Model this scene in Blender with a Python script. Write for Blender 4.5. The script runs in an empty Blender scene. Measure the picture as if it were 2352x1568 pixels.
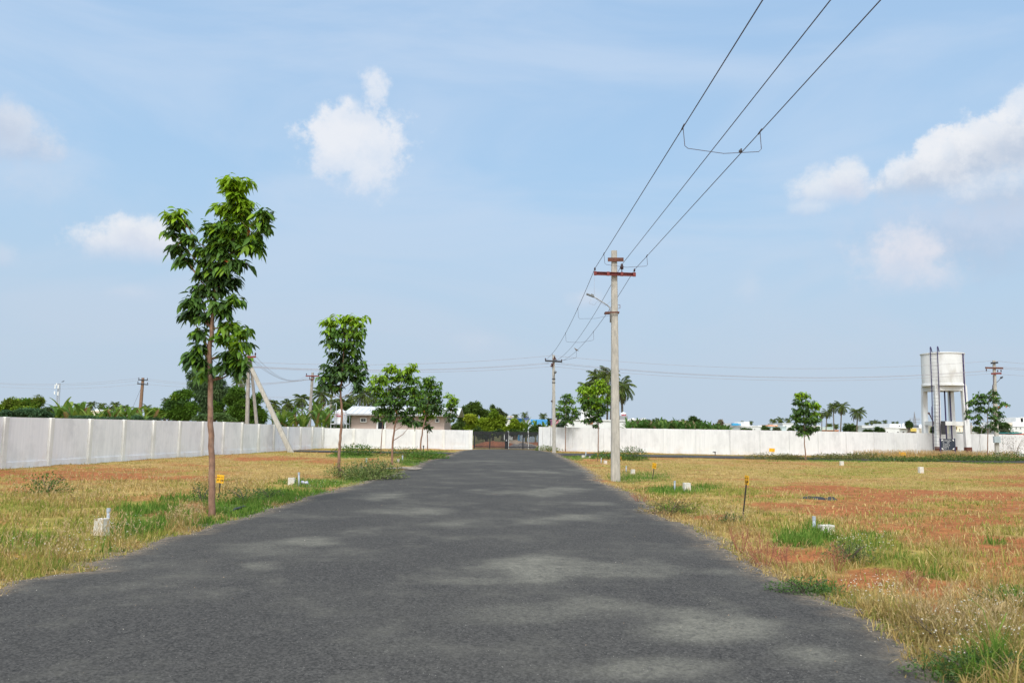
import bpy, math, random
import numpy as np
from mathutils import Vector, Matrix
R = math.radians
random.seed(11)
rng = np.random.default_rng(11)
S = bpy.context.scene
COL = S.collection

# ------------------------------------------------------------------ camera
F, CX, CY, EYEZ = 1829.0, 1176.0, 784.0, 1.6
EYE = Vector((0, 0, EYEZ))
PITCH, ROLL = math.atan((985 - 784) / F), 0.0157
cd = bpy.data.cameras.new('camera')
cd.sensor_width = 36; cd.lens = 36 * F / 2352; cd.clip_start = 0.05; cd.clip_end = 9000
cam = bpy.data.objects.new('camera', cd); COL.objects.link(cam)
M3 = Matrix.Rotation(R(90) + PITCH, 3, 'X') @ Matrix.Rotation(ROLL, 3, 'Z')
cam.matrix_world = Matrix.Translation(EYE) @ M3.to_4x4()
S.camera = cam
cd.dof.use_dof = True; cd.dof.focus_distance = 24; cd.dof.aperture_fstop = 4.0

def ray(u, v): return M3 @ Vector(((u - CX) / F, (CY - v) / F, -1))
def G(u, v, z=0.0):
    d = ray(u, v); return EYE + d * ((z - EYEZ) / d.z)
def At(u, v, Y):
    d = ray(u, v); return EYE + d * (Y / d.y)
def gp(u, Y, z=0.0):
    v = 985.0
    for _ in range(8):
        p = At(u, v, Y); v += (p.z - z) * F / Y
    p = At(u, v, Y); p.z = z
    return p
MI = np.array(M3.transposed())
def proj(x, y, z):
    p = np.stack([x, y, z - EYEZ], -1) @ MI.T
    dz = np.minimum(p[..., 2], -1e-3)
    return CX - F * p[..., 0] / dz, CY + F * p[..., 1] / dz
def Z(ox, oy, s): return lambda x, y: ((ox + x * s) / 1.7415, (oy + y * s) / 1.7415)
Z1, Z2, Z3 = Z(0, 1350, .44), Z(900, 1350, .44), Z(1800, 1350, .44)
Z4, Z5, Z6, ZH = Z(2700, 1350, .44), Z(3300, 1350, .44), Z(560, 640, .5484), Z(1280, 1540, .12755)
ZA, ZC = Z(0, 1800, .44), Z(2400, 1750, .44)
ZU = .44 / 1.7415

# ------------------------------------------------------------------ materials
MATS = {}
def new_mat(name):
    m = bpy.data.materials.new(name); m.use_nodes = True
    nt = m.node_tree; b = nt.nodes['Principled BSDF']
    return m, nt, b
def mat(name, c1, c2=None, scale=6, rough=.7, bump=0, stretch=(1, 1, 1), metal=0, spec=.4, c3=None, s3=1.5, detail=6):
    if name in MATS: return MATS[name]
    m, nt, b = new_mat(name)
    N, L = nt.nodes, nt.links
    b.inputs['Roughness'].default_value = rough; b.inputs['Metallic'].default_value = metal
    b.inputs['Specular IOR Level'].default_value = spec
    if c2 is None: c2 = tuple(x * .82 for x in c1)
    tc = N.new('ShaderNodeTexCoord'); mp = N.new('ShaderNodeMapping'); mp.inputs['Scale'].default_value = stretch
    L.new(tc.outputs['Object'], mp.inputs['Vector'])
    n = N.new('ShaderNodeTexNoise'); n.inputs['Scale'].default_value = scale; n.inputs['Detail'].default_value = detail
    n.inputs['Roughness'].default_value = .65
    L.new(mp.outputs[0], n.inputs['Vector'])
    r = N.new('ShaderNodeValToRGB'); r.color_ramp.elements[0].position = .36; r.color_ramp.elements[1].position = .66
    r.color_ramp.elements[0].color = (*c2, 1); r.color_ramp.elements[1].color = (*c1, 1)
    L.new(n.outputs['Fac'], r.inputs['Fac'])
    out = r.outputs['Color']
    if c3 is not None:
        n2 = N.new('ShaderNodeTexNoise'); n2.inputs['Scale'].default_value = s3; n2.inputs['Detail'].default_value = 5
        L.new(mp.outputs[0], n2.inputs['Vector'])
        r2 = N.new('ShaderNodeValToRGB'); r2.color_ramp.elements[0].position = .52; r2.color_ramp.elements[1].position = .72
        L.new(n2.outputs['Fac'], r2.inputs['Fac'])
        mx = N.new('ShaderNodeMix'); mx.data_type = 'RGBA'
        L.new(r2.outputs['Color'], mx.inputs[0]); L.new(out, mx.inputs[6]); mx.inputs[7].default_value = (*c3, 1)
        out = mx.outputs[2]
    L.new(out, b.inputs['Base Color'])
    if bump:
        bp = N.new('ShaderNodeBump'); bp.inputs['Strength'].default_value = bump; bp.inputs['Distance'].default_value = .02
        L.new(n.outputs['Fac'], bp.inputs['Height']); L.new(bp.outputs[0], b.inputs['Normal'])
    MATS[name] = m
    return m
def leaf_mat(name, rough=.45, trans=.3, spec=.35, attr='Col'):
    if name in MATS: return MATS[name]
    m, nt, b = new_mat(name); N, L = nt.nodes, nt.links
    a = N.new('ShaderNodeAttribute'); a.attribute_name = attr
    L.new(a.outputs['Color'], b.inputs['Base Color'])
    b.inputs['Roughness'].default_value = rough; b.inputs['Specular IOR Level'].default_value = spec
    t = N.new('ShaderNodeBsdfTranslucent')
    hs = N.new('ShaderNodeHueSaturation'); hs.inputs['Value'].default_value = 1.35; hs.inputs['Hue'].default_value = .49
    L.new(a.outputs['Color'], hs.inputs['Color']); L.new(hs.outputs[0], t.inputs['Color'])
    mx = N.new('ShaderNodeMixShader'); mx.inputs[0].default_value = trans
    L.new(b.outputs[0], mx.inputs[1]); L.new(t.outputs[0], mx.inputs[2])
    L.new(mx.outputs[0], N['Material Output'].inputs['Surface'])
    MATS[name] = m
    return m
LEAF = leaf_mat('leaf', .5, .34, .28); LEAFM = leaf_mat('leaf_matte', .75, .3, .15); BLADE = leaf_mat('grass_blade', .8, .3, .1)
BARK = mat('bark', (.30, .175, .115), (.16, .09, .06), 14, .9, .5, (1, 1, .6), c3=(.30, .20, .15), s3=5)
BARKG = mat('bark_grey', (.16, .13, .10), (.09, .07, .055), 8, .9, .4)
CONC = mat('pole_concrete', (.46, .43, .37), (.30, .285, .25), 7, .9, .3, (2, 2, .5), c3=(.36, .34, .30), s3=3)
CONCD = mat('pole_concrete_old', (.36, .33, .29), (.22, .20, .18), 7, .9, .3, (2, 2, .5))
RED = mat('red_oxide_steel', (.21, .034, .026), (.13, .022, .018), 9, .6)
RUST = mat('rusty_steel', (.17, .06, .035), (.07, .03, .02), 12, .8, .2)
STEELG = mat('galvanised_steel', (.36, .37, .38), (.25, .26, .27), 10, .45, metal=.5)
DARKM = mat('dark_metal', (.035, .035, .04), (.02, .02, .022), 8, .5)
INSUL = mat('brown_porcelain', (.06, .025, .03), (.04, .02, .02), 8, .25)
WIREM = mat('wire_metal', (.09, .065, .085), (.06, .05, .06), 5, .5)
WIREF = mat('wire_weathered', (.34, .31, .33), (.28, .26, .27), 5, .6)
WHITE = mat('white_paint', (.80, .80, .78), (.72, .72, .70), 3, .7, .05)
TANKW = mat('white_plastic', (.78, .79, .80), (.70, .71, .72), 3, .4)
PVC = mat('grey_pvc', (.40, .45, .50), (.32, .36, .40), 6, .45)
PURPLE = mat('indigo_paint', (.035, .022, .11), (.025, .018, .07), 8, .5)
GLASS = mat('dark_window', (.03, .035, .045), (.02, .022, .028), 3, .2, spec=.6)
YEL = mat('yellow_plate', (.80, .42, .012), (.72, .37, .012), 6, .5)
BLACK = mat('black_ink', (.012, .012, .012), (.01, .01, .01), 4, .6)
STONE = mat('lime_washed_stone', (.66, .64, .58), (.48, .45, .39), 9, .9, .6, c3=(.50, .36, .24), s3=4)

# ------------------------------------------------------------------ mesh builders
class MB:
    def __init__(s): s.v = []; s.f = []
    def add(s, vs, fs):
        o = len(s.v); s.v += [tuple(x) for x in vs]; s.f += [tuple(i + o for i in f) for f in fs]; return s
    def box(s, c, d, rot=None):
        hx, hy, hz = d[0] / 2, d[1] / 2, d[2] / 2; c = Vector(c)
        vs = [Vector((x * hx, y * hy, z * hz)) for z in (-1, 1) for y in (-1, 1) for x in (-1, 1)]
        if rot is not None: vs = [rot @ v for v in vs]
        return s.add([v + c for v in vs], [(0, 2, 3, 1), (4, 5, 7, 6), (0, 1, 5, 4), (2, 6, 7, 3), (0, 4, 6, 2), (1, 3, 7, 5)])
    def bar(s, a, b, w, h):
        a, b = Vector(a), Vector(b); d = b - a
        q = d.to_track_quat('X', 'Z').to_matrix()
        return s.box((a + b) / 2, (d.length, w, h), q)
    def tube(s, pts, rad, n=8, cap=True):
        pts = [Vector(p) for p in pts]; k = len(pts)
        if not hasattr(rad, '__len__'): rad = [rad] * k
        ref = Vector((0, 0, 1)); rings = []
        t0 = (pts[1] - pts[0]).normalized()
        x = t0.orthogonal().normalized()
        for i in range(k):
            t = (pts[min(i + 1, k - 1)] - pts[max(i - 1, 0)]).normalized()
            x = (x - t * x.dot(t)).normalized(); y = t.cross(x)
            rings.append([pts[i] + (x * math.cos(2 * math.pi * j / n) + y * math.sin(2 * math.pi * j / n)) * rad[i] for j in range(n)])
        vs = [v for r in rings for v in r]
        fs = [(i * n + j, i * n + (j + 1) % n, (i + 1) * n + (j + 1) % n, (i + 1) * n + j) for i in range(k - 1) for j in range(n)]
        if cap: fs += [tuple(reversed(range(n))), tuple((k - 1) * n + j for j in range(n))]
        return s.add(vs, fs)
    def lathe(s, prof, n=24, c=(0, 0, 0)):
        c = Vector(c); vs = []; fs = []
        for r, z in prof:
            for j in range(n):
                a = 2 * math.pi * j / n; vs.append(c + Vector((r * math.cos(a), r * math.sin(a), z)))
        for i in range(len(prof) - 1):
            for j in range(n): fs.append((i * n + j, i * n + (j + 1) % n, (i + 1) * n + (j + 1) % n, (i + 1) * n + j))
        fs += [tuple(reversed(range(n))), tuple((len(prof) - 1) * n + j for j in range(n))]
        return s.add(vs, fs)
    def taper(s, z0, z1, w0, d0, w1, d1, ch=.2, c0=(0, 0), c1=(0, 0)):
        def ring(w, d, z, c):
            a, b = w / 2, d / 2; e = min(w, d) * ch
            return [(c[0] + x, c[1] + y, z) for x, y in ((-a + e, -b), (a - e, -b), (a, -b + e), (a, b - e), (a - e, b), (-a + e, b), (-a, b - e), (-a, -b + e))]
        vs = ring(w0, d0, z0, c0) + ring(w1, d1, z1, c1)
        fs = [(j, (j + 1) % 8, 8 + (j + 1) % 8, 8 + j) for j in range(8)] + [tuple(reversed(range(8))), tuple(range(8, 16))]
        return s.add(vs, fs)
    def build(s, name, m, parent=None, smooth=False, loc=None, bevel=0):
        me = bpy.data.meshes.new(name); me.from_pydata(s.v, [], s.f); me.update()
        if m: me.materials.append(m)
        if smooth: me.polygons.foreach_set('use_smooth', [True] * len(me.polygons))
        o = bpy.data.objects.new(name, me); COL.objects.link(o)
        if parent: o.parent = parent
        if loc is not None: o.location = loc
        if bevel:
            bv = o.modifiers.new('bevel', 'BEVEL'); bv.width = bevel; bv.segments = 2; bv.limit_method = 'ANGLE'
        return o
def np_mesh(name, V, tris=None, quads=None, C=None, m=None, parent=None, smooth=False):
    me = bpy.data.meshes.new(name)
    V = np.ascontiguousarray(V, dtype=np.float32)
    me.vertices.add(len(V)); me.vertices.foreach_set('co', V.ravel())
    parts, starts, base = [], [], 0
    for a in (tris, quads):
        if a is None or len(a) == 0: continue
        k = a.shape[1]; parts.append(a.ravel()); starts.append(base + np.arange(len(a)) * k); base += a.size
    li = np.concatenate(parts).astype(np.int32); ls = np.concatenate(starts).astype(np.int32)
    me.loops.add(len(li)); me.loops.foreach_set('vertex_index', li)
    me.polygons.add(len(ls)); me.polygons.foreach_set('loop_start', ls)
    if smooth: me.polygons.foreach_set('use_smooth', np.ones(len(ls), dtype=bool))
    me.update(calc_edges=True)
    if C is not None:
        ca = me.color_attributes.new('Col', 'FLOAT_COLOR', 'POINT')
        c4 = np.ones((len(V), 4), dtype=np.float32); c4[:, :3] = C
        ca.data.foreach_set('color', c4.ravel())
    if m: me.materials.append(m)
    o = bpy.data.objects.new(name, me); COL.objects.link(o)
    if parent: o.parent = parent
    return o
def tag(o, label, cat, group=None):
    o['label'] = label; o['category'] = cat
    if group: o['group'] = group
    return o
def thing(name, label, cat, loc=(0, 0, 0), rotz=0, group=None):
    o = bpy.data.objects.new(name, None); COL.objects.link(o); o.location = loc; o.rotation_euler = (0, 0, rotz)
    o.empty_display_size = .2
    return tag(o, label, cat, group)
def text(name, body, size, m, parent, loc, rot, align='CENTER', sx=1.0):
    c = bpy.data.curves.new(name, 'FONT'); c.body = body; c.size = size; c.align_x = align; c.align_y = 'CENTER'; c.extrude = .001; c.offset = size * .012; c.resolution_u = 3
    f = bpy.data.objects.new(name, c); me = bpy.data.meshes.new_from_object(f); bpy.data.objects.remove(f); bpy.data.curves.remove(c)
    me.materials.clear(); me.materials.append(m)
    o = bpy.data.objects.new(name, me); COL.objects.link(o); o.parent = parent; o.location = loc; o.rotation_euler = rot; o.scale = (sx, 1, 1)
    return o
def nrm(a): return a / np.maximum(np.linalg.norm(a, axis=-1, keepdims=True), 1e-9)
def rsph(n): return nrm(rng.normal(size=(n, 3)))

def leaves(name, P, D, L, W, C, droop, m, parent=None, fold=.25, simple=False, up=None):
    n = len(P); D = nrm(D)
    U = np.tile([0, 0, 1.], (n, 1)) if up is None else up
    U = U + rng.normal(size=(n, 3)) * .35
    Sd = nrm(np.cross(D, U)); Nn = np.cross(Sd, D)
    L = np.broadcast_to(L, (n,))[:, None]; W = np.broadcast_to(W, (n,))[:, None]; dr = np.broadcast_to(droop, (n,))[:, None]
    zz = np.array([0, 0, -1.])
    def pt(t, w, f): return P + D * L * t + Sd * W * w * .5 + zz * dr * L * t * t + Nn * W * f
    if simple:
        V = np.stack([pt(0, 0, 0), pt(.45, 1, fold), pt(1, 0, 0), pt(.45, -1, fold)], 1); k = 4
        q = np.array([[0, 1, 2], [0, 2, 3]])
        idx = (np.arange(n)[:, None, None] * k + q[None]).reshape(-1, 3)
        return np_mesh(name, V.reshape(-1, 3), tris=idx, C=np.repeat(C, k, 0), m=m, parent=parent)
    V = np.stack([pt(0, 0, 0), pt(.33, 0, 0), pt(.68, 0, 0), pt(1, 0, 0), pt(.33, 1, fold * .5), pt(.68, .82, fold * .4), pt(.33, -1, fold * .5), pt(.68, -.82, fold * .4)], 1); k = 8
    t = np.array([[0, 1, 4], [2, 3, 5], [1, 0, 6], [3, 2, 7]]); q = np.array([[1, 2, 5, 4], [2, 1, 6, 7]])
    o = np.arange(n)[:, None, None] * k
    return np_mesh(name, V.reshape(-1, 3), tris=(o + t).reshape(-1, 3), quads=(o + q).reshape(-1, 4), C=np.repeat(C, k, 0), m=m, parent=parent)

def vnoise(x, y, seed=0):
    xi, yi = np.floor(x), np.floor(y); fx, fy = x - xi, y - yi
    fx = fx * fx * (3 - 2 * fx); fy = fy * fy * (3 - 2 * fy)
    def h(a, b):
        s = np.sin(a * 127.1 + b * 311.7 + seed * 74.7) * 43758.5453; return s - np.floor(s)
    return (h(xi, yi) * (1 - fx) + h(xi + 1, yi) * fx) * (1 - fy) + (h(xi, yi + 1) * (1 - fx) + h(xi + 1, yi + 1) * fx) * fy
def fbm(x, y, seed=0, o=4):
    r, a, t = 0, .5, 0
    for i in range(o):
        r = r + a * vnoise(x, y, seed + i * 13); t += a; a *= .5; x = x * 2.03 + 7.1; y = y * 2.03 + 3.7
    return r / t

# ------------------------------------------------------------------ world and light
SUN_EL, SUN_AZ = R(50), R(193)      # azimuth from +Y clockwise: behind the camera, to the left
w = bpy.data.worlds.new('World'); S.world = w; w.use_nodes = True
w.cycles.sampling_method = 'MANUAL'; w.cycles.sample_map_resolution = 2048
nt = w.node_tree; N, L = nt.nodes, nt.links
bg = N['Background']; BGS = .1
bg.inputs['Strength'].default_value = BGS
sky = N.new('ShaderNodeTexSky'); sky.sky_type = 'NISHITA'; sky.sun_disc = False
sky.sun_elevation = SUN_EL; sky.sun_rotation = SUN_AZ; sky.air_density = 1.0; sky.dust_density = 2.0; sky.ozone_density = 1.5
tc = N.new('ShaderNodeTexCoord')
VEC = tc.outputs['Generated']
def mth(op, a, b=None, c=None, clamp=False):
    n = N.new('ShaderNodeMath'); n.operation = op; n.use_clamp = clamp
    for i, x in enumerate((a, b, c)):
        if x is None: continue
        if isinstance(x, (int, float)): n.inputs[i].default_value = x
        else: L.new(x, n.inputs[i])
    return n.outputs[0]
def dotv(vec):
    n = N.new('ShaderNodeVectorMath'); n.operation = 'DOT_PRODUCT'; L.new(VEC, n.inputs[0]); n.inputs[1].default_value = vec
    return n.outputs['Value']
def smooth(x, a, b):
    n = N.new('ShaderNodeMapRange'); n.interpolation_type = 'SMOOTHSTEP'; L.new(x, n.inputs['Value'])
    n.inputs['From Min'].default_value = a; n.inputs['From Max'].default_value = b
    return n.outputs['Result']
def mixc(f, a, b):
    n = N.new('ShaderNodeMix'); n.data_type = 'RGBA'
    if isinstance(f, (int, float)): n.inputs[0].default_value = f
    else: L.new(f, n.inputs[0])
    for s, x in ((6, a), (7, b)):
        if isinstance(x, tuple): n.inputs[s].default_value = (*x, 1)
        else: L.new(x, n.inputs[s])
    return n.outputs[2]
def noise(scale, detail=8, rough=.6, st=(1, 1, 1), dist=0):
    mp = N.new('ShaderNodeMapping'); mp.inputs['Scale'].default_value = st; L.new(VEC, mp.inputs['Vector'])
    n = N.new('ShaderNodeTexNoise'); n.inputs['Scale'].default_value = scale; n.inputs['Detail'].default_value = detail; n.inputs['Roughness'].default_value = rough
    n.inputs['Distortion'].default_value = dist
    L.new(mp.outputs[0], n.inputs['Vector']); return n.outputs['Fac']
N1, N2 = noise(34, 12, .66), noise(11, 9, .6, dist=.5)
NV = noise(2.0, 6, .55, (1, 1, 3.4), .7)
elev = dotv((0, 0, 1))
EXPO = .7
K = 1 / BGS / 2 ** EXPO
def kc(c): return tuple(x * K for x in c)
col = sky.outputs['Color']
# thin high veil: pale everywhere, thicker in streaks; milky towards the horizon
veil = mth('ADD', .20, mth('MULTIPLY', smooth(NV, .38, .66), .95))
col = mixc(.9, col, mixc(smooth(elev, .05, .55), kc((.43, .67, .90)), kc((.36, .57, .85))))
col = mixc(mth('MULTIPLY', veil, .5), col, kc((.60, .715, .88)))
hz = mth('SUBTRACT', 1.0, smooth(elev, -.02, .34))
col = mixc(mth('MULTIPLY', hz, .85), col, kc((.53, .615, .72)))
# added glow: broad bright sky behind the camera, there to lift the left wall
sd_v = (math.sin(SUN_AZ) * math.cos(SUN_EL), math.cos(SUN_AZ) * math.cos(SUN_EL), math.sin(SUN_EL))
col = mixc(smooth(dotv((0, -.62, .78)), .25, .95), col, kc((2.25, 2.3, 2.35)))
def blob(u, v, ru, rv, edge=.35, rough=1.0, fade=-2.0, amp=1.0):
    c = ray(u, v).normalized(); r = Vector((c.y, -c.x, 0)).normalized(); up = r.cross(c)
    dc = dotv(c); inv = mth('DIVIDE', 1.0, mth('MAXIMUM', dc, .05))
    x = mth('MULTIPLY', mth('MULTIPLY', dotv(r), inv), F / ru); y = mth('MULTIPLY', mth('MULTIPLY', dotv(up), inv), F / rv)
    rr = mth('SQRT', mth('ADD', mth('MULTIPLY', x, x), mth('MULTIPLY', y, y)))
    f = mth('SUBTRACT', 1.12, rr)
    f = mth('ADD', f, mth('MULTIPLY', mth('SUBTRACT', N1, .5), 1.5 * rough)); f = mth('ADD', f, mth('MULTIPLY', mth('SUBTRACT', N2, .5), 1.3 * rough))
    a = smooth(f, .0, edge)
    if fade > -2: a = mth('MULTIPLY', a, smooth(y, fade, fade + 1.1))
    a = mth('MULTIPLY', a, smooth(dc, .2, .5))
    if amp != 1: a = mth('MULTIPLY', a, amp)
    return a, y
LIT, SHD = kc((.86, .86, .88)), kc((.50, .56, .68))
def cloud(blobs, lit=LIT, shd=SHD, sh0=-.9, sh1=.4):
    global col
    for b in blobs:
        a, y = blob(*b[:4], **(b[4] if len(b) > 4 else {}))
        sh = smooth(mth('ADD', y, mth('MULTIPLY', mth('SUBTRACT', N1, .5), 1.6)), sh0, sh1)
        col = mixc(a, col, mixc(sh, shd, lit))
soft = kc((.60, .67, .81))
cloud([(2260, 520, 330, 120, dict(edge=1.2, rough=.7, amp=.7))], soft, kc((.44, .53, .69)))
cloud([(2110, 412, 80, 58, dict(edge=.45, fade=-.9, amp=.8)), (2195, 385, 92, 66, dict(edge=.4, fade=-.9, amp=.85)), (2295, 355, 92, 84, dict(edge=.4, fade=-.9, amp=.85)), (2385, 300, 90, 92, dict(edge=.45, amp=.7)), (2330, 430, 130, 60, dict(edge=1.0, amp=.55))], kc((.86, .88, .92)), kc((.52, .60, .73)), -.45, .6)
cloud([(1905, 435, 92, 52, dict(edge=.8, fade=-1.0, amp=.8)), (1950, 410, 44, 42, dict(edge=.7, amp=.75)), (1850, 478, 60, 22, dict(edge=1.0, amp=.4))], kc((.82, .85, .90)), soft)
cloud([(2065, 620, 125, 88, dict(edge=1.0, fade=-1.0, amp=.6)), (2085, 575, 66, 56, dict(edge=.9, amp=.5)), (2160, 640, 60, 40, dict(edge=1.0, amp=.35))], kc((.80, .80, .86)), soft)
cloud([(778, 300, 66, 64, dict(edge=.5, rough=1.0, amp=.9)), (825, 345, 124, 94, dict(edge=.6, rough=1.25, amp=.85)), (855, 212, 34, 54, dict(edge=.9, rough=1.5, amp=.75)), (815, 250, 50, 34, dict(edge=.9, rough=1.4, amp=.7)), (895, 330, 46, 50, dict(edge=.9, rough=1.3, amp=.6)), (838, 405, 96, 70, dict(edge=1.3, amp=.5)), (760, 340, 55, 60, dict(edge=.9, amp=.6))], kc((.83, .86, .92)), kc((.66, .75, .88)))
cloud([(318, 560, 108, 60, dict(edge=.6, fade=-1.0, amp=.9)), (325, 528, 60, 40, dict(edge=.7, amp=.7)), (380, 555, 60, 36, dict(edge=.9, amp=.6))], kc((.82, .85, .90)), soft)
cloud([(25, 312, 105, 72, dict(edge=.7, fade=-1.1, amp=.8)), (25, 266, 46, 50, dict(edge=.8, amp=.6))], kc((.68, .74, .84)), kc((.44, .54, .71)))
cloud([(1345, 690, 52, 28, dict(edge=1.0, amp=.4)), (1720, 670, 40, 36, dict(edge=1.2, amp=.25)), (300, 672, 60, 24, dict(edge=1.2, amp=.25)), (1100, 785, 70, 34, dict(edge=1.2, amp=.22)), (8, 590, 30, 30, dict(edge=1, amp=.35)), (60, 420, 150, 80, dict(edge=1.4, amp=.3))], kc((.72, .75, .83)), soft)
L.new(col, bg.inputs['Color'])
sd = bpy.data.lights.new('sun', 'SUN'); sd.energy = 1.35; sd.angle = R(12); sd.color = (1, .955, .89)
so = bpy.data.objects.new('sun', sd); COL.objects.link(so)
sdir = Vector((math.sin(SUN_AZ) * math.cos(SUN_EL), math.cos(SUN_AZ) * math.cos(SUN_EL), math.sin(SUN_EL)))
so.rotation_euler = (-sdir).to_track_quat('-Z', 'Y').to_euler(); so.location = sdir * 60
S.view_settings.view_transform = 'Standard'; S.view_settings.look = 'None'; S.view_settings.gamma = 1; S.view_settings.exposure = EXPO
S.view_settings.use_curve_mapping = False
S.cycles.max_bounces = 6; S.cycles.transparent_max_bounces = 4; S.cycles.use_denoising = True; S.cycles.denoiser = 'OPENIMAGEDENOISE'; S.cycles.denoising_input_passes = 'RGB_ALBEDO_NORMAL'; S.cycles.denoising_prefilter = 'ACCURATE'; S.cycles.use_adaptive_sampling = False
S.cycles.sample_clamp_indirect = 4

# ------------------------------------------------------------------ road outline (from the ground points where its edges lie)
EL = [(0, 1354.6), (86, 1324), (177, 1311), (222, 1289), (311, 1259), (422, 1228), (480, 1209), (553, 1190), (625, 1169.5), (694, 1144), (770, 1125), (843, 1106), (896, 1091), (944, 1073.5), (984, 1058), (1008, 1052)]
ER = [(2180, 1568), (2114, 1517), (2094, 1477), (2003, 1431), (1929, 1394), (1858, 1366), (1777, 1336), (1772, 1312), (1719, 1288), (1631, 1232), (1560, 1201), (1503, 1187), (1497, 1167), (1448, 1134), (1400, 1116), (1372, 1106), (1359, 1089), (1327, 1068), (1290, 1049)]
gl = [G(*p) for p in EL]; gr = [G(*p) for p in ER]
YL = np.array([-40, 2] + [p.y for p in gl]); XL = np.array([-5.6, -5.0] + [p.x for p in gl])
YR = np.array([-40, 2] + [p.y for p in gr]); XR = np.array([3.6, 3.1] + [p.x for p in gr])
YE = min(YL[-1], YR[-1])                    # where the side roads begin
GATEL, GATER = gp(1085, 62.5), gp(1241, 62.5)
def rl(y): return np.where(y < YL[-1], np.interp(y, YL, XL), np.interp(y, [YL[-1], YL[-1] + 4, 56, 62], [XL[-1], XL[-1] + .2, -3.6, GATEL.x + .1]))
def rr_(y): return np.where(y < YR[-1], np.interp(y, YR, XR), np.interp(y, [YR[-1], 56, 62], [XR[-1], GATER.x + .7, GATER.x - .05]))
def edge_noise(y, s): return (fbm(y * 1.7, y * 0 + s, 5, 4) - .5) * .42 + (vnoise(y * 9, y * 0 + s, 8) - .5) * .13
SR0, SR1 = 50.5, 55.5                       # side road, near and far edge (right); the left one is narrower
def side_road(x, y):
    n = (fbm(x * .6, y * .3, 31, 3) - .5) * 1.0
    return ((y > SR0 + n * .6) & (y < SR1 + n * .5) & (x > 2) & (x < 70)) | ((y > 50.2 + n * .5) & (y < 53.3 + n * .4) & (x < -3) & (x > -13.8))
def on_road(x, y, m=0.0):
    return (x > rl(y) + edge_noise(y, 3) - m) & (x < rr_(y) + edge_noise(y, 9) + m) & (y < 62.3) | side_road(x, y)

# walls run along these ground points
WALLL = [Vector((-17.6, 12, 0)), G(0, 1076), G(739, 1028)]
WALLB = [G(739, 1028), Vector((GATEL.x - .02, GATEL.y, 0))]
WALLR = [Vector((GATER.x + .02, GATER.y, 0)), gp(1680, 59.2), gp(2010, 62.2), gp(2200, 66.6), gp(2560, 70)]
def wall_back(x):   # depth of the back walls at x
    return np.interp(x, [WALLB[0].x, WALLB[1].x] + [p.x for p in WALLR], [WALLB[0].y, WALLB[1].y] + [p.y for p in WALLR])
def wall_leftx(y): return np.interp(y, [p.y for p in WALLL], [p.x for p in WALLL])

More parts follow.
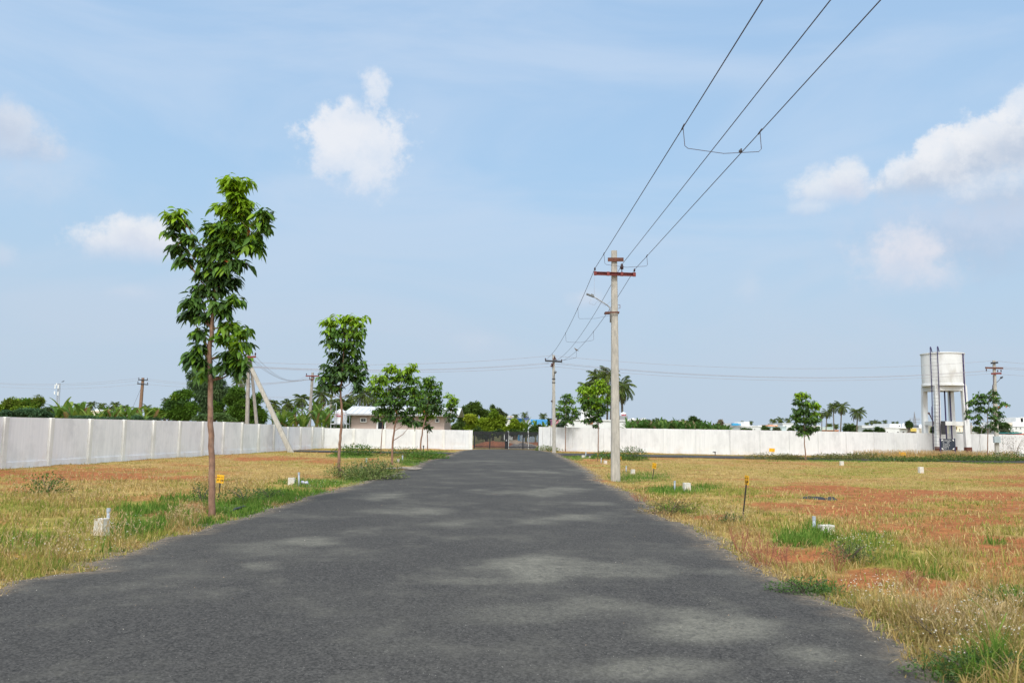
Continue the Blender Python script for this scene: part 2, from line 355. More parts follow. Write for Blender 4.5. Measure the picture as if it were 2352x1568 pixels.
# ------------------------------------------------------------------ ground cover zones
# (u, v, ru, rv): where the patch lies on the ground as seen in the photograph; kinds: s bare soil, g lush green, y yellow green, d dry straw
PATCH = [
 ('s', 120, 1086, 330, 13, .9), ('s', 60, 1110, 150, 10, .8), ('s', 330, 1080, 180, 8, .7), ('s', 380, 1135, 60, 6, .7), ('s', 420, 1163, 55, 9, .3),
 ('s', 200, 1096, 280, 11, .95), ('s', 100, 1122, 150, 9, .9), ('s', 430, 1095, 140, 9, .85), ('s', 520, 1085, 120, 6, .7), ('s', 300, 1138, 90, 6, .5), ('s', 620, 1052, 130, 6, 1.0), ('s', 740, 1058, 70, 6, .8), ('s', 560, 1073, 140, 6, .5), ('s', 850, 1055, 26, 5, .8), ('s', 700, 1100, 60, 6, .4),
 ('d', 250, 1118, 300, 22, .9), ('d', 620, 1085, 160, 26, .9), ('d', 560, 1122, 70, 16, .8), ('d', 900, 1062, 60, 8, .5), ('d', 780, 1075, 60, 10, .6),
 ('y', 60, 1165, 180, 24, .7), ('y', 150, 1215, 220, 50, .8), ('y', 300, 1160, 150, 18, .8), ('y', 60, 1290, 160, 50, .7), ('y', 330, 1228, 90, 22, .8), ('y', 640, 1125, 90, 16, .7),
 ('g', 300, 1215, 90, 14, 1.0), ('g', 560, 1180, 60, 10, 1.0), ('g', 690, 1132, 90, 10, 1.0), ('g', 400, 1195, 110, 12, 1.0), ('g', 820, 1100, 60, 8, 1.0), ('g', 960, 1062, 50, 8, 1.0), ('g', 350, 1178, 110, 17, 1.0), ('g', 430, 1146, 70, 10, 1.0), ('g', 545, 1163, 85, 22, 1.0), ('g', 480, 1200, 70, 12, .9), ('g', 640, 1143, 90, 16, .9), ('g', 740, 1110, 110, 15, .8), ('g', 310, 1205, 60, 14, .9),
 ('g', 850, 1085, 70, 14, .9), ('g', 810, 1046, 60, 8, .9), ('g', 950, 1058, 60, 9, .9), ('g', 1000, 1040, 50, 7, .7), ('g', 60, 1245, 90, 18, .5), ('g', 240, 1262, 60, 9, .5), ('g', 120, 1300, 60, 12, .4),
 ('d', 300, 1252, 130, 12, .8), ('d', 440, 1218, 70, 9, .9), ('d', 110, 1312, 100, 10, .6), ('d', 180, 1155, 60, 12, .5),
 # right field
 ('s', 2000, 1150, 300, 15, .75), ('s', 2250, 1165, 210, 18, .85), ('s', 2150, 1208, 200, 14, .85), ('s', 1980, 1128, 250, 7, .8), ('s', 1760, 1140, 110, 8, .7), ('s', 2320, 1290, 90, 30, .9), ('s', 2080, 1330, 130, 14, .85), ('s', 2180, 1345, 150, 24, .8), ('s', 2350, 1110, 200, 9, .8), ('s', 2250, 1078, 130, 5, .6), ('s', 1930, 1205, 70, 7, .6), ('s', 1790, 1258, 60, 12, .85), ('s', 2270, 1240, 130, 14, .8),
 ('d', 1650, 1080, 500, 26, .7), ('d', 2150, 1090, 330, 22, .6), ('d', 1420, 1060, 90, 14, .6),
 ('y', 1560, 1075, 160, 12, .6), ('y', 1950, 1085, 260, 16, .7), ('y', 2250, 1105, 180, 12, .6), ('y', 1700, 1130, 120, 14, .8), ('y', 1600, 1165, 90, 20, .7), ('y', 2200, 1160, 150, 14, .7), ('y', 2050, 1070, 200, 8, .6),
 ('s', 1850, 1120, 170, 10, 1.0), ('s', 2050, 1135, 180, 11, .9), ('s', 1800, 1160, 120, 11, 1.0), ('s', 2000, 1172, 200, 15, .95), ('s', 2260, 1140, 150, 12, .8), ('s', 2250, 1195, 200, 22, .9), ('s', 2330, 1260, 150, 35, .9), ('s', 2150, 1230, 110, 17, .7), ('s', 2330, 1310, 90, 22, .7), ('s', 2000, 1195, 90, 8, .7), ('s', 2300, 1095, 120, 8, .8), ('s', 2100, 1052, 120, 4, .6),
 ('s', 1640, 1182, 70, 9, .9), ('s', 1950, 1330, 130, 22, .95), ('s', 2120, 1390, 130, 22, .9), ('s', 1870, 1262, 120, 14, .9), ('s', 1860, 1275, 110, 17, .9), ('s', 2020, 1310, 130, 18, .9), ('s', 2200, 1360, 130, 22, .85), ('s', 2330, 1420, 60, 25, .5), ('s', 1720, 1262, 40, 10, .6),
 ('d', 1580, 1192, 80, 9, .9), ('d', 1690, 1225, 90, 18, 1.0), ('d', 1780, 1225, 60, 12, .6), ('d', 1850, 1300, 60, 10, .6), ('d', 1900, 1190, 110, 10, .6), ('d', 2080, 1200, 80, 9, .6), ('d', 2250, 1225, 80, 9, .5),
 ('g', 1470, 1092, 90, 15, .75), ('g', 1560, 1122, 110, 12, .95), ('y', 1580, 1128, 120, 14, .8), ('g', 1850, 1232, 90, 27, 1.0), ('y', 1975, 1253, 120, 24, 1.0), ('y', 2080, 1285, 120, 24, 1.0), ('y', 2190, 1316, 80, 16, 1.0), ('g', 1960, 1250, 80, 13, .75), ('g', 2060, 1285, 80, 13, .7), ('g', 2160, 1318, 70, 10, .7), ('y', 1800, 1215, 90, 12, .8), ('g', 1960, 1275, 60, 12, .7), ('g', 1560, 1168, 50, 8, .8), ('g', 1680, 1190, 26, 5, .9),
 ('g', 1850, 1352, 70, 14, .9), ('g', 2310, 1385, 60, 24, .9), ('y', 2150, 1450, 140, 40, .6), ('y', 2290, 1470, 120, 60, .7), ('d', 2180, 1470, 120, 40, .8), ('g', 2230, 1562, 120, 15, .9), ('d', 2260, 1500, 120, 36, .8), ('d', 2100, 1440, 70, 26, .7), ('d', 2000, 1400, 60, 20, .7),
 ('g', 1330, 1048, 60, 7, .8), ('g', 1450, 1050, 40, 8, 1.0), ('g', 2050, 1056, 330, 5, .75), ('g', 2290, 1058, 90, 8, .9), ('g', 1900, 1054, 60, 5, .8), ('g', 2000, 1230, 60, 10, .5), ('g', 2290, 1245, 40, 8, .8),
]
def zones(x, y):
    u, v = proj(x, y, np.zeros_like(x))
    n1 = fbm(x * .9, y * .9, 1) - .5; n2 = fbm(x * 2.6, y * 2.6, 2) - .5
    W = {k: np.zeros_like(x) for k in 'sgyd'}
    for k, pu, pv, ru, rv, a in PATCH:
        f = 1.15 - ((u - pu) / ru) ** 2 - ((v - pv) / rv) ** 2 + n1 * 1.5 + n2 * .9
        W[k] = np.maximum(W[k], np.clip(f, 0, 1) * a)
    b = fbm(x * .35, y * .8, 17)
    W['d'] = np.maximum(W['d'], .42 + .3 * (b - .5)); W['y'] = np.maximum(W['y'], .31 + .8 * (fbm(x * .4, y * .4, 23) - .5))
    W['s'] = np.maximum(W['s'], np.where(x > 0, .34, .27) + 1.1 * (fbm(x * .5, y * 1.1, 29) - .5))
    outside = (y > wall_back(x)) | (x < wall_leftx(y))
    for k in 'sgyd': W[k] = np.where(outside, {'s': .5, 'g': .4, 'y': .4, 'd': .5}[k], W[k])
    T = sum(np.power(np.maximum(W[k], 0), 3.4) for k in 'sgyd') + 1e-6
    return {k: np.power(np.maximum(W[k], 0), 3.4) / T for k in 'sgyd'}, outside
CS, CG, CYL, CD = np.array([.285, .096, .038]), np.array([.085, .14, .03]), np.array([.25, .225, .05]), np.array([.34, .235, .085])
def ground_z(x, y):
    z = (fbm(x * .5, y * .5, 40) - .5) * .10 + (fbm(x * 2.2, y * 2.2, 44, 3) - .5) * .05
    d = np.maximum(0, np.maximum(rl(y) - x, x - rr_(y)))
    near = np.clip(d / 1.2, 0, 1)
    z = z * near - .012 - .05 * np.clip(d / .8, 0, 1) + .05 * np.clip((d - .8) / 2, 0, 1)
    z = np.where((y > 47) & (y < 60) | (y > 61.5) | (y < 1), -.03, z)
    return z

# ground: one sheet to the horizon, fine where the photo looks closely at it
xs = np.concatenate([[-6000, -2500, -1000, -400, -150, -80, -50, -35, -26], np.arange(-22, -5.2, .16), np.arange(-5.2, -4.0, .3), [-3, -1, 1, 2.4], np.arange(2.7, 14, .14), np.arange(14, 46, .3), [50, 60, 80, 150, 400, 1000, 2500, 6000]])
ys = np.concatenate([[-3000, -800, -200, -60, -20, -6, 0, 2.5], np.arange(3.6, 22, .14), np.arange(22, 64, .28), [65, 67, 70, 75, 82, 90, 100, 120, 160, 250, 500, 1200, 3000, 6500]])
Xg, Yg = np.meshgrid(xs, ys); xf, yf = Xg.ravel(), Yg.ravel()
Wz, outz = zones(xf, yf)
Cg = sum(Wz[k][:, None] * c for k, c in (('s', CS), ('g', CG), ('y', CYL), ('d', CD)))
nn = fbm(xf * 3, yf * 3, 51)[:, None]
Cg = Cg * (.75 + .5 * nn)
far = (outz & (np.abs(xf) < 6000) & ((yf > 66) | (xf < -26)))
Cg[far] = np.array([.16, .15, .06])
rd = on_road(xf, yf, .25); Cg[rd] = Cg[rd] * .4 + np.array([.12, .11, .10]) * .6
zg = ground_z(xf, yf)
ni, nj = len(xs), len(ys)
ii, jj = np.meshgrid(np.arange(ni - 1), np.arange(nj - 1)); a = (jj * ni + ii).ravel()
m, ntg, b = new_mat('soil_and_litter'); Nn_, Ln_ = ntg.nodes, ntg.links
at = Nn_.new('ShaderNodeAttribute'); at.attribute_name = 'Col'
tcg = Nn_.new('ShaderNodeTexCoord')
def gnoise(sc, de=8, ro=.65):
    n = Nn_.new('ShaderNodeTexNoise'); n.inputs['Scale'].default_value = sc; n.inputs['Detail'].default_value = de; n.inputs['Roughness'].default_value = ro
    Ln_.new(tcg.outputs['Object'], n.inputs['Vector']); return n.outputs['Fac']
mr = Nn_.new('ShaderNodeMapRange'); Ln_.new(gnoise(5, 12, .75), mr.inputs['Value']); mr.inputs['From Min'].default_value = .3; mr.inputs['From Max'].default_value = .7; mr.inputs['To Min'].default_value = .50; mr.inputs['To Max'].default_value = 1.45
mr2 = Nn_.new('ShaderNodeMapRange'); Ln_.new(gnoise(38, 8, .8), mr2.inputs['Value']); mr2.inputs['From Min'].default_value = .3; mr2.inputs['From Max'].default_value = .7; mr2.inputs['To Min'].default_value = .62; mr2.inputs['To Max'].default_value = 1.38
mm_ = Nn_.new('ShaderNodeMath'); mm_.operation = 'MULTIPLY'; Ln_.new(mr.outputs[0], mm_.inputs[0]); Ln_.new(mr2.outputs[0], mm_.inputs[1])
mx = Nn_.new('ShaderNodeMix'); mx.data_type = 'RGBA'; mx.blend_type = 'MULTIPLY'; mx.inputs[0].default_value = 1
Ln_.new(at.outputs['Color'], mx.inputs[6]); Ln_.new(mm_.outputs[0], mx.inputs[7])
Ln_.new(mx.outputs[2], b.inputs['Base Color']); b.inputs['Roughness'].default_value = .95; b.inputs['Specular IOR Level'].default_value = .1
bp = Nn_.new('ShaderNodeBump'); bp.inputs['Strength'].default_value = .8; bp.inputs['Distance'].default_value = .04; Ln_.new(gnoise(14, 10), bp.inputs['Height']); Ln_.new(bp.outputs[0], b.inputs['Normal'])
ground = np_mesh('ground', np.stack([xf, yf, zg], 1), quads=np.stack([a, a + 1, a + ni + 1, a + ni], 1), C=Cg, m=m)
ground['kind'] = 'structure'

# asphalt
m, nta, b = new_mat('asphalt'); Nn_, Ln_ = nta.nodes, nta.links
tcg = Nn_.new('ShaderNodeTexCoord')
def ramp(x, p0, p1, c0=(0, 0, 0), c1=(1, 1, 1)):
    r = Nn_.new('ShaderNodeValToRGB'); e = r.color_ramp.elements; e[0].position = p0; e[1].position = p1; e[0].color = (*c0, 1); e[1].color = (*c1, 1)
    Ln_.new(x, r.inputs['Fac']); return r.outputs['Color']
def mixa(f, a_, b_, mode='MIX'):
    n = Nn_.new('ShaderNodeMix'); n.data_type = 'RGBA'; n.blend_type = mode
    if isinstance(f, (int, float)): n.inputs[0].default_value = f
    else: Ln_.new(f, n.inputs[0])
    for s_, x_ in ((6, a_), (7, b_)):
        if isinstance(x_, tuple): n.inputs[s_].default_value = (*x_, 1)
        else: Ln_.new(x_, n.inputs[s_])
    return n.outputs[2]
mpg = Nn_.new('ShaderNodeMapping'); mpg.inputs['Scale'].default_value = (.75, .8, 1); Ln_.new(tcg.outputs['Object'], mpg.inputs['Vector'])
def anoise(sc, de=6, ro=.6, src=None, di=0):
    n = Nn_.new('ShaderNodeTexNoise'); n.inputs['Scale'].default_value = sc; n.inputs['Detail'].default_value = de; n.inputs['Roughness'].default_value = ro; n.inputs['Distortion'].default_value = di
    Ln_.new(src or tcg.outputs['Object'], n.inputs['Vector']); return n.outputs['Fac']
dust = ramp(anoise(1.0, 10, .66, mpg.outputs[0], .15), .50, .70)
dust2 = ramp(anoise(.33, 8, .62, mpg.outputs[0], .2), .44, .72)
def cells(sc):
    v_ = Nn_.new('ShaderNodeTexVoronoi'); v_.inputs['Scale'].default_value = sc; Ln_.new(tcg.outputs['Object'], v_.inputs['Vector'])
    sp_ = Nn_.new('ShaderNodeSeparateColor'); Ln_.new(v_.outputs['Color'], sp_.inputs[0]); return sp_.outputs[0]
grain = mixa(.16, ramp(cells(70), .25, 1.0), ramp(cells(24), .35, 1.0))
grain = mixa(.35, grain, ramp(anoise(30, 7, .85), .40, .66))
base = mixa(grain, (.020, .020, .020), (.118, .113, .105))
wear = ramp(anoise(6, 10, .72, mpg.outputs[0], .3), .40, .60)
brk = ramp(anoise(9, 10, .8, mpg.outputs[0], .6), .30, .56)
base = mixa(mixa(1.0, mixa(.5, dust, ramp(cells(40), .1, .9), 'MULTIPLY'), brk, 'MULTIPLY'), base, (.135, .130, .110))
base = mixa(mixa(.30, (0, 0, 0), wear), base, (.05, .048, .046))
ea = Nn_.new('ShaderNodeAttribute'); ea.attribute_name = 'Col'; esp = Nn_.new('ShaderNodeSeparateColor'); Ln_.new(ea.outputs['Color'], esp.inputs[0])
wm = Nn_.new('ShaderNodeMath'); wm.operation = 'MULTIPLY'; wm.use_clamp = True; Ln_.new(esp.outputs[1], wm.inputs[0]); Ln_.new(mixa(.45, brk, ramp(cells(46), .1, .9)), wm.inputs[1])
base = mixa(wm.outputs[0], base, (.225, .218, .178))
base = mixa(mixa(.20, (0, 0, 0), dust2), base, (.130, .125, .106))
vo = Nn_.new('ShaderNodeTexVoronoi'); vo.inputs['Scale'].default_value = 34; Ln_.new(tcg.outputs['Object'], vo.inputs['Vector'])
peb = ramp(vo.outputs['Distance'], .07, .12, (1, 1, 1), (0, 0, 0))
pick = ramp(anoise(13, 2), .55, .60)
base = mixa(mixa(1.0, peb, pick, 'MULTIPLY'), base, (.44, .42, .38))
redst = ramp(anoise(.8, 6, .6, None, .4), .70, .78)
base = mixa(mixa(.5, (0, 0, 0), redst), base, (.22, .12, .07))
ef = Nn_.new('ShaderNodeMath'); ef.operation = 'MULTIPLY'; ef.use_clamp = True; Ln_.new(esp.outputs[0], ef.inputs[0]); Ln_.new(ramp(anoise(7, 8, .7), .36, .6), ef.inputs[1])
base = mixa(ef.outputs[0], base, (.24, .19, .135))
Ln_.new(base, b.inputs['Base Color']); b.inputs['Roughness'].default_value = .92; b.inputs['Specular IOR Level'].default_value = .12
bp = Nn_.new('ShaderNodeBump'); bp.inputs['Strength'].default_value = .6; bp.inputs['Distance'].default_value = .008; Ln_.new(anoise(70, 5, .7), bp.inputs['Height']); Ln_.new(bp.outputs[0], b.inputs['Normal'])
ASPH = m
yy = np.concatenate([[-40, -20, -8, -2, 0, 1, 2, 3], np.arange(3.4, 62.3, .12)])
l0, r0 = rl(yy) + edge_noise(yy, 3), rr_(yy) + edge_noise(yy, 9)
eo = np.concatenate([[0, .04, .10, .18, .30, .45], np.arange(.6, 3.35, .18)]); nc = 2 * len(eo) + 3
wdt = r0 - l0
midt = np.array([.475, .5, .525])
eo_ = eo[None] * np.minimum(1, wdt * .46 / eo[-1])[:, None]
RX = np.concatenate([l0[:, None] + eo_, l0[:, None] + wdt[:, None] * midt[None], r0[:, None] - eo_[:, ::-1]], 1); RY = np.repeat(yy[:, None], nc, 1)
tt = (RX - l0[:, None]) / wdt[:, None]
RZ = .012 + .03 * (1 - (2 * tt - 1) ** 2); RZ[:, 0] = RZ[:, -1] = -.05
ed_ = np.minimum(RX - l0[:, None], r0[:, None] - RX)
dusty = np.clip(1 - ed_ / (.10 + .55 * fbm(RX * .8, RY * .8, 91)), 0, 1) ** 1.3
# where pale dust has settled on the asphalt
WORN = [(1370, 1318, 300, 26, 1), (1560, 1385, 230, 34, 1), (1640, 1440, 200, 34, .9), (1150, 1128, 170, 9, .8), (880, 1140, 150, 8, .9), (1020, 1140, 110, 7, .7), (620, 1312, 55, 12, 1), (730, 1246, 60, 9, .8), (930, 1180, 110, 9, .7), (1210, 1192, 200, 12, .8), (1030, 1205, 70, 9, .7), (1480, 1545, 230, 24, .8), (1900, 1500, 120, 34, .9), (1700, 1340, 90, 14, .7), (1230, 1085, 130, 6, .7), (1080, 1062, 120, 4, .7), (1380, 1160, 60, 7, .6), (560, 1260, 120, 14, .5), (340, 1330, 200, 18, .4), (1180, 1410, 120, 20, .45), (850, 1480, 160, 24, .3)]
ru_, rv_ = proj(RX, RY, RZ * 0 + .02); worn = np.zeros_like(RX)
wn = (fbm(RX * .7, RY * .6, 201, 5) - .5) * 3.4 + (fbm(RX * 2.4, RY * 1.6, 203, 4) - .5) * 1.8
for cu, cv, cw, ch, ca in WORN: worn = np.maximum(worn, np.clip(.62 - .62 * ((ru_ - cu) / cw) ** 2 - .62 * ((rv_ - cv) / (ch * 1.2)) ** 2 + wn, 0, 1) ** 1.2 * ca * .72 * (RY > 2))
ii, jj = np.meshgrid(np.arange(nc - 1), np.arange(len(yy) - 1)); a = (jj * nc + ii).ravel()
road = np_mesh('road', np.stack([RX.ravel(), RY.ravel(), RZ.ravel()], 1), quads=np.stack([a, a + 1, a + nc + 1, a + nc], 1), C=np.stack([dusty.ravel(), worn.ravel(), worn.ravel() * 0], 1), m=ASPH, smooth=True); road['kind'] = 'structure'
# loose gravel and crumbs of asphalt along the edges
n = 9000; gy_ = 4.2 * (60 / 4.2) ** (rng.random(n) ** .9); sd2 = rng.random(n) < .5
gx_ = np.where(sd2, rl(gy_) + edge_noise(gy_, 3) + rng.normal(size=n) * .13, rr_(gy_) + edge_noise(gy_, 9) + rng.normal(size=n) * .13)
k_ = rng.random(n) < .12; gx_[k_] = (rl(gy_) + rng.random(n) * (rr_(gy_) - rl(gy_)))[k_]
gs = rng.uniform(.003, .010, n) * np.maximum(1, gy_ / 12) ** .5; gs[k_] *= .7
gc = np.array([[.20, .19, .17], [.08, .08, .08], [.34, .24, .16], [.40, .37, .32]])[rng.integers(0, 4, n)] * rng.uniform(.7, 1.2, (n, 1))
gz_ = np.where(np.abs((gx_ - rl(gy_)) / (rr_(gy_) - rl(gy_)) - .5) < .47, .036, .012)
oc = np.array([[1, 0, 0], [0, 1, 0], [-1, 0, 0], [0, -1, 0], [0, 0, .8], [0, 0, -.4]]) 
GV = (np.stack([gx_, gy_, gz_], 1)[:, None] + (oc[None] * rng.uniform(.6, 1.3, (n, 6, 1))) * gs[:, None, None]).reshape(-1, 3)
tr_ = np.array([[0, 1, 4], [1, 2, 4], [2, 3, 4], [3, 0, 4]])
def strip(name, x0, x1, e0, e1, seed):
    xx = np.arange(x0, x1, .3); nf = (fbm(xx * .6, xx * 0 + 2, seed, 3) - .5)
    V = np.concatenate([np.stack([xx, xx * 0 + e0 + nf * .7, xx * 0 + .004], 1), np.stack([xx, xx * 0 + e1 + nf * .4, xx * 0 + .004], 1)])
    k = len(xx); i = np.arange(k - 1)
    o = np_mesh(name, V, quads=np.stack([i, i + 1, k + i + 1, k + i], 1), m=ASPH); o['kind'] = 'structure'
strip('side_road', 2.3, 70, SR0, SR1, 61); strip('side_road', -14.0, -3.2, 50.2, 53.3, 62)

gv = np_mesh('gravel', GV, tris=(np.arange(n)[:, None, None] * 6 + tr_[None]).reshape(-1, 3), C=np.repeat(gc, 6, 0), m=BLADE); gv['kind'] = 'stuff'; tag(gv, 'loose gravel and asphalt crumbs along the road edges', 'gravel')
# stones and bits of dry litter lying on the plots
n = 9000; py_ = 4.4 * (46 / 4.4) ** (rng.random(n) ** .9); px_ = (rng.random(n) * 2 - 1) * (.70 * py_ + 1)
k_ = ~on_road(px_, py_, .05) & (px_ > wall_leftx(py_) + .3); px_, py_ = px_[k_], py_[k_]; n = len(px_)
ps = rng.uniform(.004, .016, n) * np.maximum(1, py_ / 14) ** .5
pc = np.array([[.30, .13, .07], [.16, .08, .05], [.34, .28, .22], [.40, .30, .17]])[rng.integers(0, 4, n)] * rng.uniform(.6, 1.3, (n, 1))
PV = (np.stack([px_, py_, ground_z(px_, py_)], 1)[:, None] + (oc[None] * rng.uniform(.5, 1.4, (n, 6, 1)) * [1.3, 1.3, .9]) * ps[:, None, None]).reshape(-1, 3)
pv_ = np_mesh('pebbles', PV, tris=(np.arange(n)[:, None, None] * 6 + tr_[None]).reshape(-1, 3), C=np.repeat(pc, 6, 0), m=BLADE); pv_['kind'] = 'stuff'; tag(pv_, 'small stones and dry litter scattered over the red soil', 'pebbles')
# ------------------------------------------------------------------ grass (stuff)
def scatter(n, y0, y1, p):
    y = y0 * (y1 / y0) ** (rng.random(n) ** p)
    x = (rng.random(n) * 2 - 1) * (.72 * y + 1.2)
    return x, y
def grass_field(name, label, n, y0, y1, near):
    x, y = scatter(n, y0, y1, .9)
    ok = ~on_road(x, y, -.02 - np.abs(rng.normal(size=n)) * .09) & (x > wall_leftx(y) + .15) & (y < wall_back(x) - .2) & ~((np.abs(x) < 9) & (y > 60))
    x, y = x[ok], y[ok]
    Wz, _ = zones(x, y)
    k = rng.random(len(x)); c0 = Wz['g']; c1 = c0 + Wz['y']; c2 = c1 + Wz['d']
    kind = np.where(k < c0, 0, np.where(k < c1, 1, np.where(k < c2, 2, 3)))
    keep = (rng.random(len(x)) < np.array([1, .8, .7, .10])[kind])
    clump = fbm(x * 3.1, y * 3.1, 70, 3); keep &= rng.random(len(x)) < np.clip((clump - .33) * 4.2, .10, 1)
    x, y, kind, clump = x[keep], y[keep], kind[keep], clump[keep]
    n = len(x)
    palettes = [np.array([[.075, .165, .022], [.11, .20, .03], [.16, .235, .045]]), np.array([[.23, .25, .05], [.32, .29, .075], [.18, .22, .04]]), np.array([[.40, .30, .11], [.34, .245, .085], [.46, .36, .16]]), np.array([[.36, .25, .10], [.28, .17, .075], [.24, .21, .06]])]
    C = np.zeros((n, 3)); pi = rng.integers(0, 3, n)
    for i in range(4): C[kind == i] = palettes[i][pi[kind == i]]
    C *= (.75 + .5 * rng.random(n))[:, None]
    h = np.array([.14, .085, .10, .045])[kind] * np.interp(y, [10, 25, 45], [1, .62, .55]) * (.5 + rng.random(n)) * np.clip(.4 + 1.3 * clump, .5, 1.5)
    tall = rng.random(n) < .03; h[tall] *= 1.9
    brl, brr = proj(x, y, x * 0)
    br = (brl > 1980) & (brr > 1395); h[br] *= 1.9
    ed = np.maximum(rl(y) - x, x - rr_(y)); h *= np.clip(.55 + ed * 1.2, .5, 1)
    wd = .0042 * np.maximum(1, y / 8) ** .8 * (.7 + .6 * rng.random(n))
    az = rng.random(n) * 2 * math.pi; lean = np.abs(rng.normal(size=n)) * .45 + .12
    lean[kind >= 2] *= 1.5
    dx, dy = np.cos(az) * lean, np.sin(az) * lean
    z = ground_z(x, y) - .01
    sa = rng.random(n) * 2 * math.pi; sx, sy = np.cos(sa) * wd, np.sin(sa) * wd
    P0 = np.stack([x, y, z], 1); sd_ = np.stack([sx, sy, 0 * sx], 1)
    Pm = P0 + np.stack([dx * h * .35, dy * h * .35, h * .6], 1); Pt = P0 + np.stack([dx * h, dy * h, h * np.maximum(.35, 1 - .35 * lean)], 1)
    if near:
        V = np.stack([P0 - sd_, P0 + sd_, Pm + sd_ * .8, Pm - sd_ * .8, Pt], 1); o = np.arange(n)[:, None] * 5
        ob = np_mesh(name, V.reshape(-1, 3), tris=o + np.array([3, 2, 4]), quads=o + np.array([0, 1, 2, 3]), C=np.repeat(C, 5, 0), m=BLADE)
    else:
        V = np.stack([P0 - sd_, P0 + sd_, Pt], 1); o = np.arange(n)[:, None] * 3
        ob = np_mesh(name, V.reshape(-1, 3), tris=o + np.array([0, 1, 2]), C=np.repeat(C, 3, 0), m=BLADE)
    ob['kind'] = 'stuff'; tag(ob, label, 'grass')
    return ob
grass_field('grass', 'mixed green and dry grass on the roadside verges nearest the camera', 520000, 3.8, 24, True)
grass_field('dry_grass', 'low straw coloured grass covering the far part of both plots', 420000, 23, 66, False)

# ------------------------------------------------------------------ walls
def wall_mat(name, c1, c2, stain):
    m, nt_, b = new_mat(name); n_, l_ = nt_.nodes, nt_.links
    tc_ = n_.new('ShaderNodeTexCoord')
    def nz(sc, st, de=7, ro=.65):
        mp = n_.new('ShaderNodeMapping'); mp.inputs['Scale'].default_value = st; l_.new(tc_.outputs['Object'], mp.inputs['Vector'])
        t = n_.new('ShaderNodeTexNoise'); t.inputs['Scale'].default_value = sc; t.inputs['Detail'].default_value = de; t.inputs['Roughness'].default_value = ro
        l_.new(mp.outputs[0], t.inputs['Vector']); return t.outputs['Fac']
    def rp(x, a_, b_, ca=(0, 0, 0), cb=(1, 1, 1)):
        r = n_.new('ShaderNodeValToRGB'); e = r.color_ramp.elements; e[0].position = a_; e[1].position = b_; e[0].color = (*ca, 1); e[1].color = (*cb, 1); l_.new(x, r.inputs['Fac']); return r.outputs['Color']
    def mxx(f, a_, b_):
        q = n_.new('ShaderNodeMix'); q.data_type = 'RGBA'
        l_.new(f, q.inputs[0])
        for s_, x_ in ((6, a_), (7, b_)):
            if isinstance(x_, tuple): q.inputs[s_].default_value = (*x_, 1)
            else: l_.new(x_, q.inputs[s_])
        return q.outputs[2]
    streak = rp(nz(5, (1.6, 1.6, .10)), .30, .70)
    cc = mxx(streak, c2, c1)
    blot = rp(nz(1.1, (1, 1, .7), 9, .7), .47, .72)
    cc = mxx(blot, cc, tuple(x * .84 for x in c2))
    rain = rp(nz(9, (1.2, 1.2, .05), 8, .7), .58, .74)
    cc = mxx(rain, cc, tuple(x * .84 for x in c2))
    sp = n_.new('ShaderNodeSeparateXYZ'); l_.new(tc_.outputs['Object'], sp.inputs[0])
    mr_ = n_.new('ShaderNodeMapRange'); l_.new(sp.outputs['Z'], mr_.inputs['Value']); mr_.inputs['From Min'].default_value = .62; mr_.inputs['From Max'].default_value = .0
    ad = n_.new('ShaderNodeMath'); ad.operation = 'MULTIPLY_ADD'; l_.new(nz(1.4, (1, 1, 1.2), 8, .7), ad.inputs[0]); ad.inputs[1].default_value = 1.5; ad.inputs[2].default_value = -.72
    mu = n_.new('ShaderNodeMath'); mu.operation = 'MULTIPLY'; mu.use_clamp = True; l_.new(ad.outputs[0], mu.inputs[0]); l_.new(mr_.outputs[0], mu.inputs[1])
    m2 = n_.new('ShaderNodeMath'); m2.operation = 'MULTIPLY'; m2.use_clamp = True; l_.new(mu.outputs[0], m2.inputs[0]); m2.inputs[1].default_value = 1.6
    cc = mxx(m2.outputs[0], cc, stain)
    l_.new(cc, b.inputs['Base Color']); b.inputs['Roughness'].default_value = .9; b.inputs['Specular IOR Level'].default_value = .15
    bp_ = n_.new('ShaderNodeBump'); bp_.inputs['Strength'].default_value = .12; bp_.inputs['Distance'].default_value = .006; l_.new(nz(7, (1, 1, .5), 3), bp_.inputs['Height']); l_.new(bp_.outputs[0], b.inputs['Normal'])
    return m
WALLM = wall_mat('whitewashed_concrete', (.83, .83, .83), (.73, .74, .75), (.55, .43, .32))
WALLW = wall_mat('fresh_whitewash', (.69, .70, .69), (.60, .61, .61), (.62, .52, .40))
PIERM = wall_mat('pier_whitewash', (.78, .78, .74), (.66, .66, .62), (.46, .36, .27))
